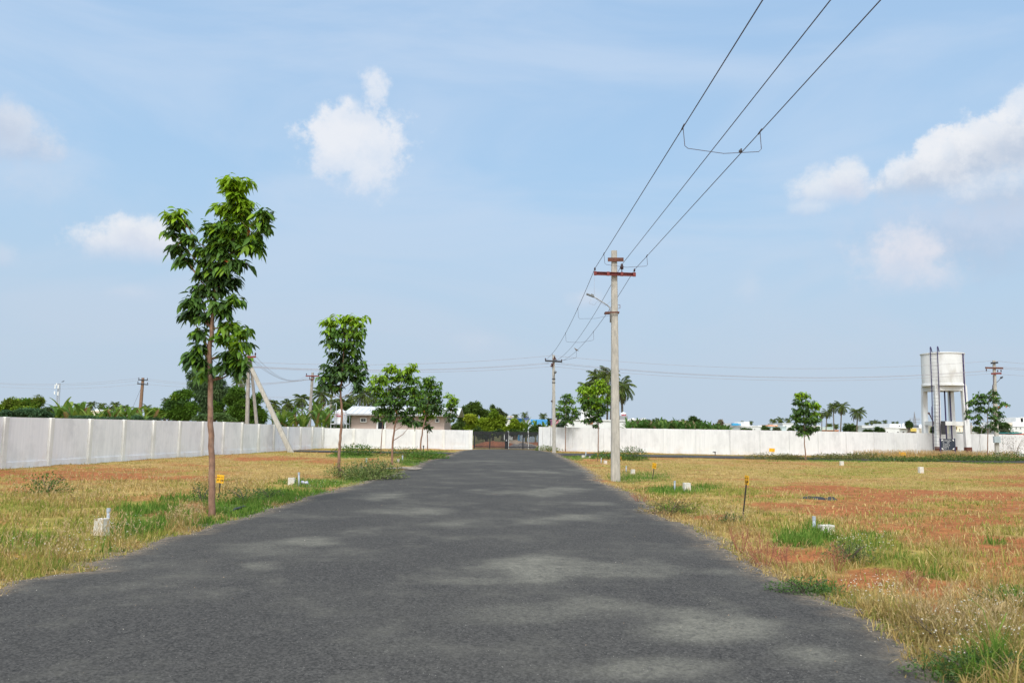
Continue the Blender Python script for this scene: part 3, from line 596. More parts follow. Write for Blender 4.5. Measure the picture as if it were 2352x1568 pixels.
def wall(label, pts, hfun, mm, mp, pstep=2.2, ph=.0, pw=.2, end_pier=True):
    """whitewashed precast wall: panels, a projecting plinth at the foot and piers"""
    t = thing('boundary_wall', label, 'wall', pts[0])
    o0 = pts[0]
    seg = []
    for a_, b_ in zip(pts[:-1], pts[1:]): seg.append((a_ - o0, b_ - o0))
    body, pl = MB(), MB(); piers = []
    s0 = 0
    for a_, b_ in seg:
        d = (b_ - a_); ln = d.length; d.normalize(); nrm_ = Vector((-d.y, d.x, 0))
        if nrm_.dot(EYE - (a_ + o0)) < 0: nrm_ = -nrm_
        rot = Matrix(((d.x, -d.y, 0), (d.y, d.x, 0), (0, 0, 1)))
        k = max(1, round(ln / pstep)); st = ln / k
        for i in range(k):
            h = hfun(s0 + (i + .5) * st); c = a_ + d * (i + .5) * st
            body.box(c + Vector((0, 0, h / 2 - .1)), (st + .0, .09, h + .2), rot)
            pl.box(c + nrm_ * .05 + Vector((0, 0, .02)), (st, .06, .36), rot)
            pc = a_ + d * (i * st) + nrm_ * .065
            hp = max(h, hfun(s0 + (i - .5) * st) if i else h)
            piers.append(MB().box(pc + Vector((0, 0, hp / 2 - .1 + .006)), (pw, .13, hp + .2), rot))
        s0 += ln
    if end_pier:
        h = hfun(s0 - .1); piers.append(MB().box(b_ - d * .14 + nrm_ * .065 + Vector((0, 0, h / 2 - .1 + .006)), (.26, .17, h + .2), rot))
    body.build('panel', mm, t); pl.build('plinth', mm, t)
    for p in piers: p.build('pier', mp, t, bevel=.012)
    return t
ll = (WALLL[1] - WALLL[0]).length
def hl(s):
    d = s - ll
    return 1.74 if d < 17.5 else (1.66 if d < 23 else 1.52)
wall('grey white wall of concrete panels running along the left side of the plot', WALLL, hl, WALLM, PIERM, 2.32)
wall('white wall between the left corner and the black gate', WALLB, lambda s: 1.46, WALLW, PIERM, 2.25)
wall('long bright white wall behind the right field up to the gate', WALLR, lambda s: 1.80, WALLW, WALLW, 2.3, pw=.28)

# ------------------------------------------------------------------ gate
GL, GR_ = GATEL, GATER
gw = (GR_ - GL).length
BARS = mat('gate_paint', (.016, .017, .02), (.012, .012, .014), 6, .5)
gate = thing('metal_gate', 'closed black barred double gate at the end of the road', 'gate', GL + Vector((.08, -.05, 0)))
GH = 1.42
for k, (x0, x1) in enumerate(((0, gw / 2 - .09), (gw / 2 - .07, gw - .16))):
    lf = MB(); ws = x1 - x0
    lf.box((x0 + ws / 2, 0, .22), (ws, .05, .06)); lf.box((x0 + ws / 2, 0, GH - .17), (ws, .05, .06))
    for xx in (x0 + .05, x0 + ws / 2, x1 - .05): lf.box((xx, 0, GH / 2), (.10, .06, GH - .1))
    gl_ = lf.build('gate_frame', BARS, gate)
    br = MB(); nb = 28
    for i in range(nb): 
        xx = x0 + .12 + (ws - .24) * i / (nb - 1)
        br.box((xx, -.035, GH / 2 + .02), (.055, .018, GH - .06))
    br.build('bars', BARS, gl_)
MB().box((gw / 2 - .08, -.08, .72), (.1, .05, .12)).build('lock', STEELG, gate)
MB().box((gw / 2 - .08, .02, GH / 2 + .04), (.09, .05, GH - .02)).build('meeting_post', BARS, gate)

# ------------------------------------------------------------------ planted trees
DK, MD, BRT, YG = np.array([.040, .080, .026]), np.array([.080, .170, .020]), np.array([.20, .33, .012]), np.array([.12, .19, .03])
def planted(label, base, trunk, clumps, r0=.075, leafl=.17, dens=1.0, limbs=None, seed=1, name='planted_tree', extra=0):
    """base and trunk and clumps are read off the photo on the tree's own depth plane"""
    b0 = G(*base); Yt = b0.y
    t = thing(name, label, 'tree', b0, group='young trees planted along the roads')
    def loc(u, v, dy=0): p = At(u, v, Yt) - b0; p.y += dy; return p
    pts = [Vector((0, 0, -.06))] + [loc(*p) for p in trunk]
    # smooth the trunk a little
    fine = []
    for i in range(len(pts) - 1):
        for q in range(4):
            s = q / 4; fine.append(pts[i].lerp(pts[i + 1], s) + Vector((random.gauss(0, 1), random.gauss(0, 1), 0)) * r0 * .06)
    fine.append(pts[-1]); k = len(fine)
    tr = MB(); rad = [r0 * .62 * (1.2 if i == 0 else 1) * (1 - .82 * (i / (k - 1)) ** 1.1) for i in range(k)]
    tr.tube(fine, rad, 10)
    px = F / Yt
    P, D, Ls, Cs = [], [], [], []
    for cu, cv, ru, rv, br in clumps:
        r = np.array([ru / px, .85 * (ru + rv) / 2 / px, rv / px]); r = np.maximum(r * .74, r - leafl * .34) if leafl < .19 else r * 1.38
        c = loc(cu, cv, random.uniform(-.35, .35) * r[0]); c = np.array(c)
        # limb from the trunk to the clump
        tz = min(max(c[2] - abs(c[0]) * .8 - .25 * r[2], 0), fine[-1].z)
        j = min(range(k), key=lambda i: abs(fine[i].z - tz))
        e = Vector(c); s0 = fine[j]; md = s0.lerp(e, .5) + Vector((0, 0, -.1 * (e - s0).length))
        if (e - s0).length > .12: tr.tube([s0, md, e], [rad[j] * .42, rad[j] * .24 + .003, .004], 6)
        area = r[0] * r[2]
        ns = int(max(9, dens * (135 if leafl < .19 else 250) * (ru * rv / px / px) / (leafl / .19) ** 2 + 5))
        for _ in range(ns):
            d = rsph(1)[0]; rad_ = rng.random() ** .45
            if d[2] < -.2: d[2] *= .6
            o = c + d * r * rad_ * .82
            out = nrm(d * np.array([1, 1, .5]) + rng.normal(size=3) * .45 + np.array([0, 0, .35]))
            sl = leafl * rng.uniform(1.2, 1.9); nl = rng.integers(6, 10); o = o - out * sl * .55
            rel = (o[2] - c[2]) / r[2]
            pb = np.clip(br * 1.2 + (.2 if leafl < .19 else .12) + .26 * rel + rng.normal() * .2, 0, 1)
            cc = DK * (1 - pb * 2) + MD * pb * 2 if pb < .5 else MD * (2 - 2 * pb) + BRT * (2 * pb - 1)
            side = nrm(np.cross(out, [0, 0, 1]))
            tr_end = o + out * sl * .9 - np.array([0, 0, .18 * sl])
            if rng.random() < .5: tr.tube([Vector(o), Vector(tr_end)], [.0035, .002], 3, cap=False)
            for q in range(nl):
                s = (q + .6) / nl; pp = o + out * sl * s - np.array([0, 0, .22 * sl * s * s])
                ld = out * .55 + side * (1 if q % 2 else -1) * .85 + rng.normal(size=3) * .22 - np.array([0, 0, .45 + .5 * rng.random()])
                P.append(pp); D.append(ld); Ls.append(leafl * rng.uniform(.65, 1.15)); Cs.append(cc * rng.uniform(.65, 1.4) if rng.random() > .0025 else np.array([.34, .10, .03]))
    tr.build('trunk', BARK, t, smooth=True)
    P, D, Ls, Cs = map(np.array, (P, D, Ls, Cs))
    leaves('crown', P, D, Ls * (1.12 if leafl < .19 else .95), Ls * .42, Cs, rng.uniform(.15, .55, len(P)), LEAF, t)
    return t
def zc(zf, lst): return [(*zf(a_, b_), c_ * zs, d_ * zs, e_) for a_, b_, c_, d_, e_ in lst]
zs = .5484 / 1.7415
planted('tallest leafy young tree standing at the left edge of the road', (487, 1184),
        [(487, 1100), (484, 1000), (483, 900), (482, 800), (487, 740), (492, 690), (498, 630), (510, 560), (522, 500), (530, 440)],
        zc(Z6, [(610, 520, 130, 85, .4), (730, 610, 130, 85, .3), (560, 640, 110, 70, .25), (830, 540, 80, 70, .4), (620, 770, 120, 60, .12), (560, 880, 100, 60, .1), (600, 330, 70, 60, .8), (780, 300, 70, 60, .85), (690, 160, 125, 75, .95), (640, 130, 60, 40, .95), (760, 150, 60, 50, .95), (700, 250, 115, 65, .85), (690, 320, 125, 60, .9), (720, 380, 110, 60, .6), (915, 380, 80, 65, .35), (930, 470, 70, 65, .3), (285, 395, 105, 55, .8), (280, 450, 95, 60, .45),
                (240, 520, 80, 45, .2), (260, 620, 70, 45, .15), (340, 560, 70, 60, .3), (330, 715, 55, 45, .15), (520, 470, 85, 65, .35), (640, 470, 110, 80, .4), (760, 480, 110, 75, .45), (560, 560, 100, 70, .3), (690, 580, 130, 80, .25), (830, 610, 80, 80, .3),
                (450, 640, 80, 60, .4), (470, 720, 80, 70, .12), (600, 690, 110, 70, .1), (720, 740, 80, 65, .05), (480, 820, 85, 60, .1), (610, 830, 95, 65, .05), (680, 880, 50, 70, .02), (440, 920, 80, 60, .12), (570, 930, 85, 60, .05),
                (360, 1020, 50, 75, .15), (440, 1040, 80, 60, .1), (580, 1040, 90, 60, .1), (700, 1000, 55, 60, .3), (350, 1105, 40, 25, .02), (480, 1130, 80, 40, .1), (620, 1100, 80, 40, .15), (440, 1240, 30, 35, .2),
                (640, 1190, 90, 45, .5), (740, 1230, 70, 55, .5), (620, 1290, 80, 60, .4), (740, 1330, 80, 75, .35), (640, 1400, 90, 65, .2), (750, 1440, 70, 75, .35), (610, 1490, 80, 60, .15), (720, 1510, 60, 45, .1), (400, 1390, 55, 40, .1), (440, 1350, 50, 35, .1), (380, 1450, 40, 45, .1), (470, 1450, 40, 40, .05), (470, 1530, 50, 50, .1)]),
        r0=.095, leafl=.168, dens=1.25)
zs = ZU
planted('second leafy tree on the left verge with a bare lower trunk', Z2(1040, 1255),
        [Z2(1035, 1150), Z2(1040, 1000), Z2(1055, 850), Z2(1065, 700), Z2(1050, 500), Z2(1060, 380), Z2(1075, 250), Z2(1080, 100), Z2(1085, 0), (790, 735)],
        [(765, 735, 22, 16, .85), (800, 730, 22, 15, .85), (825, 738, 15, 16, .75), (760, 758, 18, 14, .5), (790, 760, 30, 18, .35), (820, 762, 17, 14, .4), (775, 785, 28, 18, .15), (808, 790, 24, 20, .12), (790, 815, 34, 18, .05), (770, 838, 28, 16, .04), (812, 838, 24, 18, .05), (755, 858, 22, 18, .05), (790, 860, 30, 14, .04), (822, 860, 18, 20, .05), (750, 880, 13, 16, .03), (825, 885, 10, 14, .03), (768, 885, 12, 10, .03)],
        r0=.085, leafl=.21, dens=1.0)
planted('small thin tree against the wall left of the house door', Z2(1416, 1055), [Z2(1420, 950), Z2(1432, 800), Z2(1440, 690)],
        [(868, 946, 16, 9, .2), (884, 942, 15, 10, .25), (896, 955, 15, 9, .15), (866, 960, 12, 8, .1), (905, 962, 9, 8, .1)], r0=.06, leafl=.2, dens=.7)
planted('wide forked tree with bright leaf tips in front of the house', Z2(1518, 1142), [Z2(1520, 1050), Z2(1530, 900), Z2(1545, 800), Z2(1570, 680), Z2(1560, 560), Z2(1600, 420), Z2(1640, 300)],
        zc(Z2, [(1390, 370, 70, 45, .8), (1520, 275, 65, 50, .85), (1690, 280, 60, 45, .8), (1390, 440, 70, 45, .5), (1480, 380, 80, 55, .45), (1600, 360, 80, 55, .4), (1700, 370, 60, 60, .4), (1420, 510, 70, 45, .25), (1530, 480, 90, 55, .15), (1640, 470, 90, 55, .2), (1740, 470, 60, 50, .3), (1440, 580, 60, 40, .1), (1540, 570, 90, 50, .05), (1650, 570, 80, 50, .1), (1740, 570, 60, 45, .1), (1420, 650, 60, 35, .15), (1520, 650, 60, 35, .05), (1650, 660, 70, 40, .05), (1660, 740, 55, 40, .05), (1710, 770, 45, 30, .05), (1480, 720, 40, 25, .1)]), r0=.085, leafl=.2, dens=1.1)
planted('dark crowned tree right of the forked one by the road', Z2(1778, 1072), [Z2(1780, 950), Z2(1800, 820), Z2(1830, 700), Z2(1850, 560), Z2(1870, 430)],
        zc(Z2, [(1870, 385, 65, 40, .4), (1920, 430, 50, 40, .35), (1830, 430, 60, 40, .25), (1900, 490, 75, 45, .15), (1820, 500, 60, 40, .15), (1940, 550, 45, 45, .1), (1860, 560, 70, 45, .05), (1920, 620, 60, 45, .03), (1860, 650, 60, 40, .03), (1950, 670, 30, 30, .05), (1790, 620, 40, 35, .1)]), r0=.085, leafl=.2, dens=.9)
planted('low bright green sapling with a thin trunk near the road bend', Z2(1842, 1066), [Z2(1842, 950), Z2(1838, 850), Z2(1820, 700), Z2(1810, 580)],
        zc(Z2, [(1760, 520, 60, 35, .85), (1830, 550, 55, 35, .85), (1880, 610, 45, 40, .85), (1770, 590, 60, 40, .7), (1850, 660, 60, 40, .75), (1780, 660, 55, 35, .45), (1840, 720, 55, 35, .4), (1800, 770, 45, 35, .1), (1850, 800, 40, 30, .08), (1880, 700, 30, 30, .6)]), r0=.055, leafl=.192, dens=.9)
planted('slim tree against the white wall just left of the gate', Z2(2048, 1006), [Z2(2050, 900), Z2(2052, 750), Z2(2055, 620), Z2(2050, 540)],
        zc(Z2, [(2020, 525, 30, 28, .85), (2070, 545, 38, 30, .8), (2100, 575, 22, 28, .7), (2050, 590, 50, 32, .5), (2040, 640, 50, 30, .15), (2085, 640, 35, 30, .15), (2030, 690, 40, 30, .1), (2080, 700, 35, 28, .05), (2060, 740, 40, 22, .1)]), r0=.055, leafl=.2, dens=.8)
planted('small round tree beside the pole right of the gate', Z3(1050, 1030), [Z3(1050, 900), Z3(1052, 780), Z3(1055, 650), Z3(1058, 540)],
        zc(Z3, [(1060, 530, 45, 30, .25), (1030, 580, 55, 35, .35), (1100, 580, 40, 35, .4), (1000, 640, 50, 35, .5), (1060, 650, 65, 40, .25), (1130, 660, 40, 40, .4), (990, 700, 40, 35, .2), (1050, 720, 60, 35, .1), (1120, 720, 45, 30, .2), (1060, 760, 50, 22, .1), (1155, 690, 18, 18, .3)]), r0=.06, leafl=.2, dens=.75)
planted('bushy bright topped tree left of the big concrete pole', Z3(1347, 1062), [Z3(1347, 950), Z3(1348, 830), Z3(1350, 700), Z3(1345, 560), Z3(1365, 450)],
        zc(Z3, [(1370, 410, 55, 35, .9), (1250, 460, 75, 40, .9), (1400, 470, 50, 45, .8), (1190, 480, 40, 35, .85), (1320, 480, 70, 45, .7), (1210, 550, 55, 45, .5), (1300, 560, 80, 50, .35), (1410, 560, 45, 55, .5), (1230, 620, 55, 40, .25), (1320, 610, 60, 40, .75), (1400, 640, 45, 45, .2), (1270, 680, 55, 35, .1), (1350, 680, 60, 40, .1), (1290, 730, 45, 30, .08), (1250, 750, 30, 25, .05), (1360, 740, 40, 30, .08), (1330, 790, 25, 22, .1)]), r0=.07, leafl=.21, dens=.95)
planted('upright dense tree standing alone on the right field', Z4(1188, 1112), [Z4(1186, 1050), Z4(1178, 960), Z4(1172, 850), Z4(1175, 700), Z4(1165, 560)],
        zc(Z4, [(1130, 525, 45, 30, .85), (1190, 520, 40, 28, .8), (1110, 580, 30, 40, .1), (1160, 590, 55, 45, .2), (1220, 600, 45, 40, .5), (1270, 610, 35, 35, .9), (1130, 660, 50, 45, .08), (1200, 670, 60, 45, .15), (1270, 680, 35, 45, .6), (1100, 720, 35, 40, .1), (1160, 740, 55, 40, .3), (1240, 750, 50, 45, .15), (1285, 740, 22, 35, .3), (1120, 800, 45, 40, .05), (1190, 820, 60, 40, .05), (1260, 820, 35, 35, .1), (1145, 860, 30, 25, .05), (1225, 860, 35, 20, .05)]), r0=.07, leafl=.2, dens=1.0)
planted('spreading open crowned tree in front of the pole beside the tower', Z5(1478, 1112), [Z5(1478, 1000), Z5(1480, 880), Z5(1482, 800), Z5(1475, 700), Z5(1490, 600), Z5(1530, 500)],
        zc(Z5, [(1545, 490, 35, 30, .1), (1390, 525, 40, 30, .15), (1460, 520, 35, 30, .12), (1540, 560, 50, 35, .2), (1440, 580, 55, 35, .1), (1360, 580, 40, 30, .12), (1310, 600, 30, 25, .2), (1600, 600, 40, 30, .25), (1520, 640, 55, 40, .15), (1420, 650, 60, 35, .1), (1330, 660, 40, 30, .15), (1600, 690, 35, 35, .15), (1540, 710, 50, 35, .08), (1310, 715, 35, 25, .12), (1400, 710, 40, 30, .08), (1390, 765, 20, 25, .02), (1570, 760, 40, 25, .05), (1500, 790, 40, 25, .05), (1540, 820, 30, 20, .05)]), r0=.06, leafl=.22, dens=.6)

# ------------------------------------------------------------------ poles and wires
def pole(label, b0, h, w0, w1, lean=(0, 0), m=CONC, name='power_pole'):
    t = thing(name, label, 'utility pole', b0)
    sh = MB().taper(-.3, h, w0, w0 * .8, w1, w1 * .8, .16, (0, 0), lean); sh.build('shaft', m, t)
    return t
def arm(t, z, hw, m=RED, x0=0, yaw=0, size=.1, lean=(0, 0), h=7, y=-.13, name='crossarm', tilt=0):
    c = Vector((lean[0] * z / h + x0, lean[1] * z / h + y, z))
    d = Vector((math.cos(yaw) * hw, math.sin(yaw) * hw, -tilt * hw))
    mb = MB(); mb.bar(c - d, c + d, size * .25, size); mb.bar(c - d + Vector((0, .03, size * .44)), c + d + Vector((0, .03, size * .44)), size * .7, size * .14)
    mb.bar(c - d + Vector((0, .03, -size * .44)), c + d + Vector((0, .03, -size * .44)), size * .7, size * .14)
    return mb.build(name, m, t), c, d
def insul(t, p, s=1.0, par=None):
    mb = MB(); mb.lathe([(.012, -.12), (.012, 0), (.05, .01), (.045, .06), (.06, .075), (.035, .12), (.04, .14), (.02, .17), (.005, .18)], 10)
    mb.v = [tuple(Vector(v) * s + Vector(p)) for v in mb.v]
    return mb.build('insulator', INSUL, t, smooth=True)

b1 = G(1414, 1101)
Y1 = b1.y
def L1(u, v, dy=0): q = At(u, v, Y1) - b1; q.y += dy; return q
h1 = L1(1410.5, 576).z; ln1 = (L1(1410.5, 576).x, 0)
p1 = pole('large concrete power pole with red crossarm and street lamp by the road', b1, h1, .30, .185, ln1)
MB().bar(L1(1395, 598, -.13), L1(1431, 598, -.13), .03, .13).build('bracket', RUST, p1)
ra = MB(); A0, A1 = L1(1363, 630, -.15), L1(1458, 633, -.15)
ra.bar(A0, A1, .02, .10); ra.bar(A0 + Vector((0, -.03, .05)), A1 + Vector((0, -.03, .05)), .07, .014); ra.bar(A0 + Vector((0, -.03, -.05)), A1 + Vector((0, -.03, -.05)), .07, .014)
for s in (.03, .34, .67, .97): ra.box(A0.lerp(A1, s) + Vector((0, -.035, 0)), (.09, .075, .13))
ra.build('crossarm', RED, p1)
IP = [A0.lerp(A1, .02) + Vector((0, -.05, .1)), A0.lerp(A1, .67) + Vector((0, -.03, .16)), A0.lerp(A1, .97) + Vector((0, -.05, .1))]
for k, q in enumerate(IP): insul(p1, q, (.6, 1.15, .6)[k])
cl = MB(); cz = L1(1405, 719)
cl.bar(L1(1389, 719, -.16), L1(1421, 718.5, -.16), .02, .05); cl.bar(L1(1389, 719, .14), L1(1421, 718.5, .14), .02, .05); cl.bar(L1(1389.4, 719, -.16), L1(1389.4, 719, .14), .02, .05); cl.bar(L1(1420.6, 718.5, -.16), L1(1420.6, 718.5, .14), .02, .05); cl.build('clamp', RUST, p1)
la = MB(); la.tube([L1(1401.5, 741, -.06), L1(1401.5, 714, -.06), L1(1399.5, 706, -.06), L1(1394, 701, -.06), L1(1370, 686, -.06), L1(1362, 681, -.06)], .022, 8); lamp = la.build('lamp_arm', STEELG, p1, smooth=True)
lh = MB(); a_, b_ = L1(1364, 682.5, -.06), L1(1346.5, 675.5, -.06)
lh.bar(a_, b_, .12, .05); lh.bar(a_.lerp(b_, .05) + Vector((0, 0, .04)), a_.lerp(b_, .4) + Vector((0, 0, .045)), .09, .05); lh.build('lamp_head', mat('lamp_grey', (.16, .17, .17)), p1, bevel=.01)
lw = MB(); lw.tube([L1(1364, 637, -.18), L1(1363.5, 660, -.18), L1(1364.5, 678, -.1)], .004, 4); lw.tube([L1(1357, 688, -.06), L1(1352, 697, -.06), L1(1365, 701, -.06), L1(1372, 692, -.06), L1(1390, 703, -.06), L1(1403, 692, -.06)], .004, 4); lw.build('lamp_wire', WIREF, p1)
MB().tube([L1(1420, 700, 0), L1(1424, 700, 0), L1(1424, 708, 0), L1(1420, 708, 0)], .01, 5).build('hook', RUST, p1)

b2 = G(*Z3(947, 1046)); Y2 = b2.y
def L2(x, y, dy=0): q = At(*Z3(x, y), Y2) - b2; q.y += dy; return q
tp = L2(941, 157); h2, ln2 = tp.z, (tp.x, 0)
p2 = pole('slim concrete power pole standing just right of the gate', b2, h2, .26, .17, ln2)
c_ = MB(); c_.bar(L2(863, 211, -.14), L2(1018, 221, -.14), .08, .12); c_.build('crossarm', DARKM, p2)
for xx, yy_ in ((866, 204), (962, 211), (1013, 215)): insul(p2, L2(xx, yy_, -.14), .8)
for yy_, dx_ in ((193, 10), (240, -10), (258, -14)):
    MB().bar(L2(935 + dx_ - 8, yy_ + 3, -.1), L2(941 + dx_ + 12, yy_ - 3, -.1), .08, .1).build('bracket', RUST, p2)
for xx, yy_ in ((930, 250), (926, 262), (950, 183)): insul(p2, L2(xx, yy_ + 5, -.16), .9)
MB().tube([L2(943, 388, -.14), L2(945, 350, -.2), L2(951, 322, -.35)], .018, 6).build('lamp_arm', DARKM, p2)
lb = MB(); lb.tube([L2(950, 328, -.33), L2(952, 320, -.37), L2(954, 311, -.41), L2(955, 306, -.43)], [.05, .11, .11, .05], 8); lb.build('lamp_head', mat('lamp_grey', (.16, .17, .17)), p2, smooth=True)
for yy_ in (376, 408): MB().box(L2(942.5, yy_), (.24, .2, .05)).build('band', DARKM, p2)

def sag_pts(a, b, sag, n=24):
    return [a.lerp(b, i / n) - Vector((0, 0, 4 * sag * (i / n) * (1 - i / n))) for i in range(n + 1)]
def wire(label, anchors, sags, r=.008, group=None, name='power_cable', m=WIREM, cat='wire', n=24):
    pts = []
    for (a, b), s in zip(zip(anchors[:-1], anchors[1:]), sags):
        q = sag_pts(Vector(a), Vector(b), s, n); pts += q if not pts else q[1:]
    o = MB().tube(pts, r, 6).build(name, m); return tag(o, label, cat, group)
W0 = [At(1752, 0, 8.9), At(1908, 0, 8.9), At(2023, 0, 8.9)]
E1 = [b1 + q + Vector((0, 0, .06 if k != 1 else .17)) for k, q in enumerate(IP)]
E2 = [b2 + L2(866, 202, -.14), b2 + L2(962, 209, -.14), b2 + L2(1013, 213, -.14)]
for k, lab in enumerate(('left', 'middle', 'right')):
    d = (W0[k] - E1[k]); e0 = W0[k] + d * 1.2
    wire(f'{lab} of the three thick wires over the road through the big pole', [e0, E1[k], E2[k]], [.0, .55], .0085 if k != 1 else .008, 'three overhead wires along the road')
def wpt(k, y):
    if y < E1[k].y:
        a, b = W0[k], E1[k]; return a.lerp(b, (y - a.y) / (b.y - a.y))
    a, b = E1[k], E2[k]; t = (y - a.y) / (b.y - a.y); return a.lerp(b, t) - Vector((0, 0, 4 * .55 * t * (1 - t)))
def spacer(label, y0, y2, drop, r=.006):
    a, b = wpt(0, y0), wpt(2, y2); dz = Vector((0, 0, -drop))
    mb = MB(); c0, c1 = a + dz + Vector((.03, 0, 0)), b + dz * .95 + Vector((.02, 0, 0))
    mb.tube([a, a.lerp(c0, .9), c0 + Vector((.05, 0, -.01)), c0.lerp(c1, .5) - Vector((0, 0, .07)), c1 - Vector((.05, 0, .01)), c1.lerp(b, .12), b], r, 6)
    for q, k in ((a, 0), (b, 2)): mb.tube([q + Vector((0, -.1, .015)), q + Vector((0, .1, .0))], r * 2.4, 6)
    tag(mb.build('wire_spacer', WIREM), label, 'spacer', 'wire spacers hanging between the outer wires'); return c0, c1
def solve(k, v):
    best = min(np.linspace(9, 54, 900), key=lambda y: abs(proj(np.array([wpt(k, y).x]), np.array([y]), np.array([wpt(k, y).z]))[1][0] - v)); return best
s0_, s1_ = spacer('large wire loop hanging between the wires high above the pole with a bird on it', solve(0, 292), solve(2, 303), .36)
spacer('wire loop between the outer wires just in front of the big pole top', solve(0, 583), solve(2, 588), .32)
spacer('uppermost wire loop beyond the big pole level with its lamp clamp', solve(0, 708), solve(2, 700), .42, .005)
spacer('middle wire loop of the three beyond the big pole', solve(0, 765), solve(2, 762), .42, .006)
s2_, s3_ = spacer('lowest wire loop near the gate pole with a small bird', solve(0, 812), solve(2, 806), .4, .007)

def bird(label, p, size, yaw, colr):
    sp = [(-.55, -.16), (-.3, -.08), (-.05, .0), (.15, .06), (.27, .16), (.36, .24), (.44, .25), (.52, .23)]
    rd_ = [.03, .08, .17, .15, .09, .095, .06, .012]
    pts = [Vector((x * math.cos(yaw), x * math.sin(yaw), z * 1.4 + .18)) * size for x, z in sp]
    mb = MB(); mb.tube(pts, [q * size for q in rd_], 10)
    for s in (-1, 1):
        o = Vector((-math.sin(yaw) * .05 * s, math.cos(yaw) * .05 * s, .12)) * size; mb.tube([o, o - Vector((0, 0, .13 * size))], .012 * size, 4)
    tag(mb.build('bird', mat('feather_' + label.split()[1], colr, tuple(q * .5 for q in colr), 30), smooth=True, loc=p), label, 'bird')
bird('small dark bird perched on the big wire loop in the sky', s0_.lerp(s1_, .72) - Vector((0, 0, .05)), .17, R(60), (.05, .04, .04))
bird('tiny brown bird on the wire above the gate pole', wpt(2, solve(2, 806)) + Vector((0, -.05, .02)), .26, R(190), (.20, .15, .11))

# right pole by the tower
b3 = G(*Z5(1566, 1090)); Y3 = b3.y
def L3(x, y, dy=0): q = At(*Z5(x, y), Y3) - b3; q.y += dy; return q
tp = L3(1536, 207); h3, ln3 = tp.z, (tp.x, 0)
p3 = pole('concrete power pole with three crossarms standing right of the water tower', b3, h3, .30, .19, ln3)
MB().bar(L3(1497, 233, -.15), L3(1562, 228, -.15), .06, .13).build('crossarm', DARKM, p3)
MB().bar(L3(1447, 275, -.15), L3(1608, 280, -.15), .06, .13).build('crossarm', RUST, p3)
MB().bar(L3(1500, 329, -.15), L3(1592, 325, -.15), .06, .13).build('crossarm', RED, p3)
for x, y in ((1560, 312), (1590, 310), (1457, 302)): insul(p3, L3(x, y, -.15), .9)
MB().tube([L3(1552, 413, -.05), L3(1580, 385, -.05), L3(1597, 366, -.05)], .022, 6).build('lamp_arm', DARKM, p3)
MB().tube([L3(1592, 370, -.05), L3(1600, 363, -.05), L3(1614, 355, -.05)], [.05, .09, .03], 8).build('lamp_head', mat('lamp_dark', (.07, .07, .08)), p3, smooth=True)
MB().box(L3(1548, 925, -.2), (.48, .2, .5)).build('meter_box', mat('box_grey', (.36, .42, .44)), p3, bevel=.015)
MB().tube([L3(1528, 345, -.14), L3(1524, 400, -.14), L3(1515, 440, -.14), L3(1505, 490, -.14)], .02, 5).build('cable', PURPLE, p3)
st = G(*Z5(1584, 1082)) ; st.y += .3
s3 = thing('support_pole', 'second concrete pole leaning against the pole with the meter box', 'utility pole', st)
tpq = b3 + L3(1548, 430, .22) - st
MB().taper(-.3, tpq.z, .26, .2, .17, .15, .16, (0, 0), (tpq.x, tpq.y)).build('shaft', CONC, s3)

# left poles behind the wall
def far_pole(label, top, bot, Y, w, arms, m=CONCD, cm=RED):
    a, b = At(*top, Y), At(*bot, Y); d = (a - b) / (a.z - b.z); g0 = b - d * b.z; g0.z = 0
    t = thing('power_pole', label, 'utility pole', g0)
    ln = (a.x - g0.x, 0)
    MB().taper(-.3, a.z, w, w * .8, w * .66, w * .55, .16, (0, 0), ln).build('shaft', m, t)
    for (ua, va), (ub, vb), cmat in arms:
        MB().bar(At(ua, va, Y) - g0 + Vector((0, -.16, 0)), At(ub, vb, Y) - g0 + Vector((0, -.16, 0)), .06, .12).build('crossarm', cmat, t)
        for s in (.06, .94): insul(t, (At(ua, va, Y).lerp(At(ub, vb, Y), s) - g0) + Vector((0, -.16, .1)), 1.0)
    return t, g0
pa, ga = far_pole('upright concrete pole with red crossarm behind the tall leafy tree', Z2(217, 145), Z2(202, 780), 50.5, .26, [(Z2(190, 181), Z2(288, 176), RED), (Z2(205, 226), Z2(240, 226), DARKM)])
pb, gb = far_pole('leaning thin concrete pole close behind the upright one over the left wall', Z2(233, 200), Z2(292, 780), 50.8, .22, [])
pe, ge = far_pole('concrete pole with red crossarm in front of the palm grove', Z2(797, 317), Z2(765, 812), 80, .34, [(Z2(737, 349), Z2(858, 350), RED), (Z2(770, 380), Z2(815, 380), RUST)])
pf, gf = far_pole('small far pole with a crossarm beside the white water tank', Z2(970, 510), Z2(948, 818), 100, .36, [(Z2(935, 534), Z2(1007, 538), RUST)])
pg, gg = far_pole('brown pole with two dark crossarms above the left wall', Z1(1300, 365), Z1(1268, 752), 94, .42, [(Z1(1262, 383), Z1(1350, 388), DARKM), (Z1(1253, 418), Z1(1352, 428), DARKM)], mat('brown_pole', (.25, .145, .09), (.17, .10, .06), 6, .9))
g0 = gp(Z2(596, 0)[0], 49.6); topS = At(*Z2(240, 275), 50.1)
ssp = thing('strut_pole', 'slanting concrete strut propping the poles in front of the left wall', 'utility pole', g0)
dd = topS - g0
MB().taper(-.2, dd.z, .36, .28, .24, .2, .14, (-.2 * dd.x / dd.z, -.2 * dd.y / dd.z), (dd.x, dd.y)).build('shaft', CONC, ssp)
hk = MB(); q = dd * .62 + Vector((.2, -.1, 0)); hk.tube([q, q + Vector((.1, 0, .03)), q + Vector((.1, 0, -.08)), q + Vector((.02, 0, -.1))], .012, 5); hk.build('hook', RUST, ssp)

WR = .0095
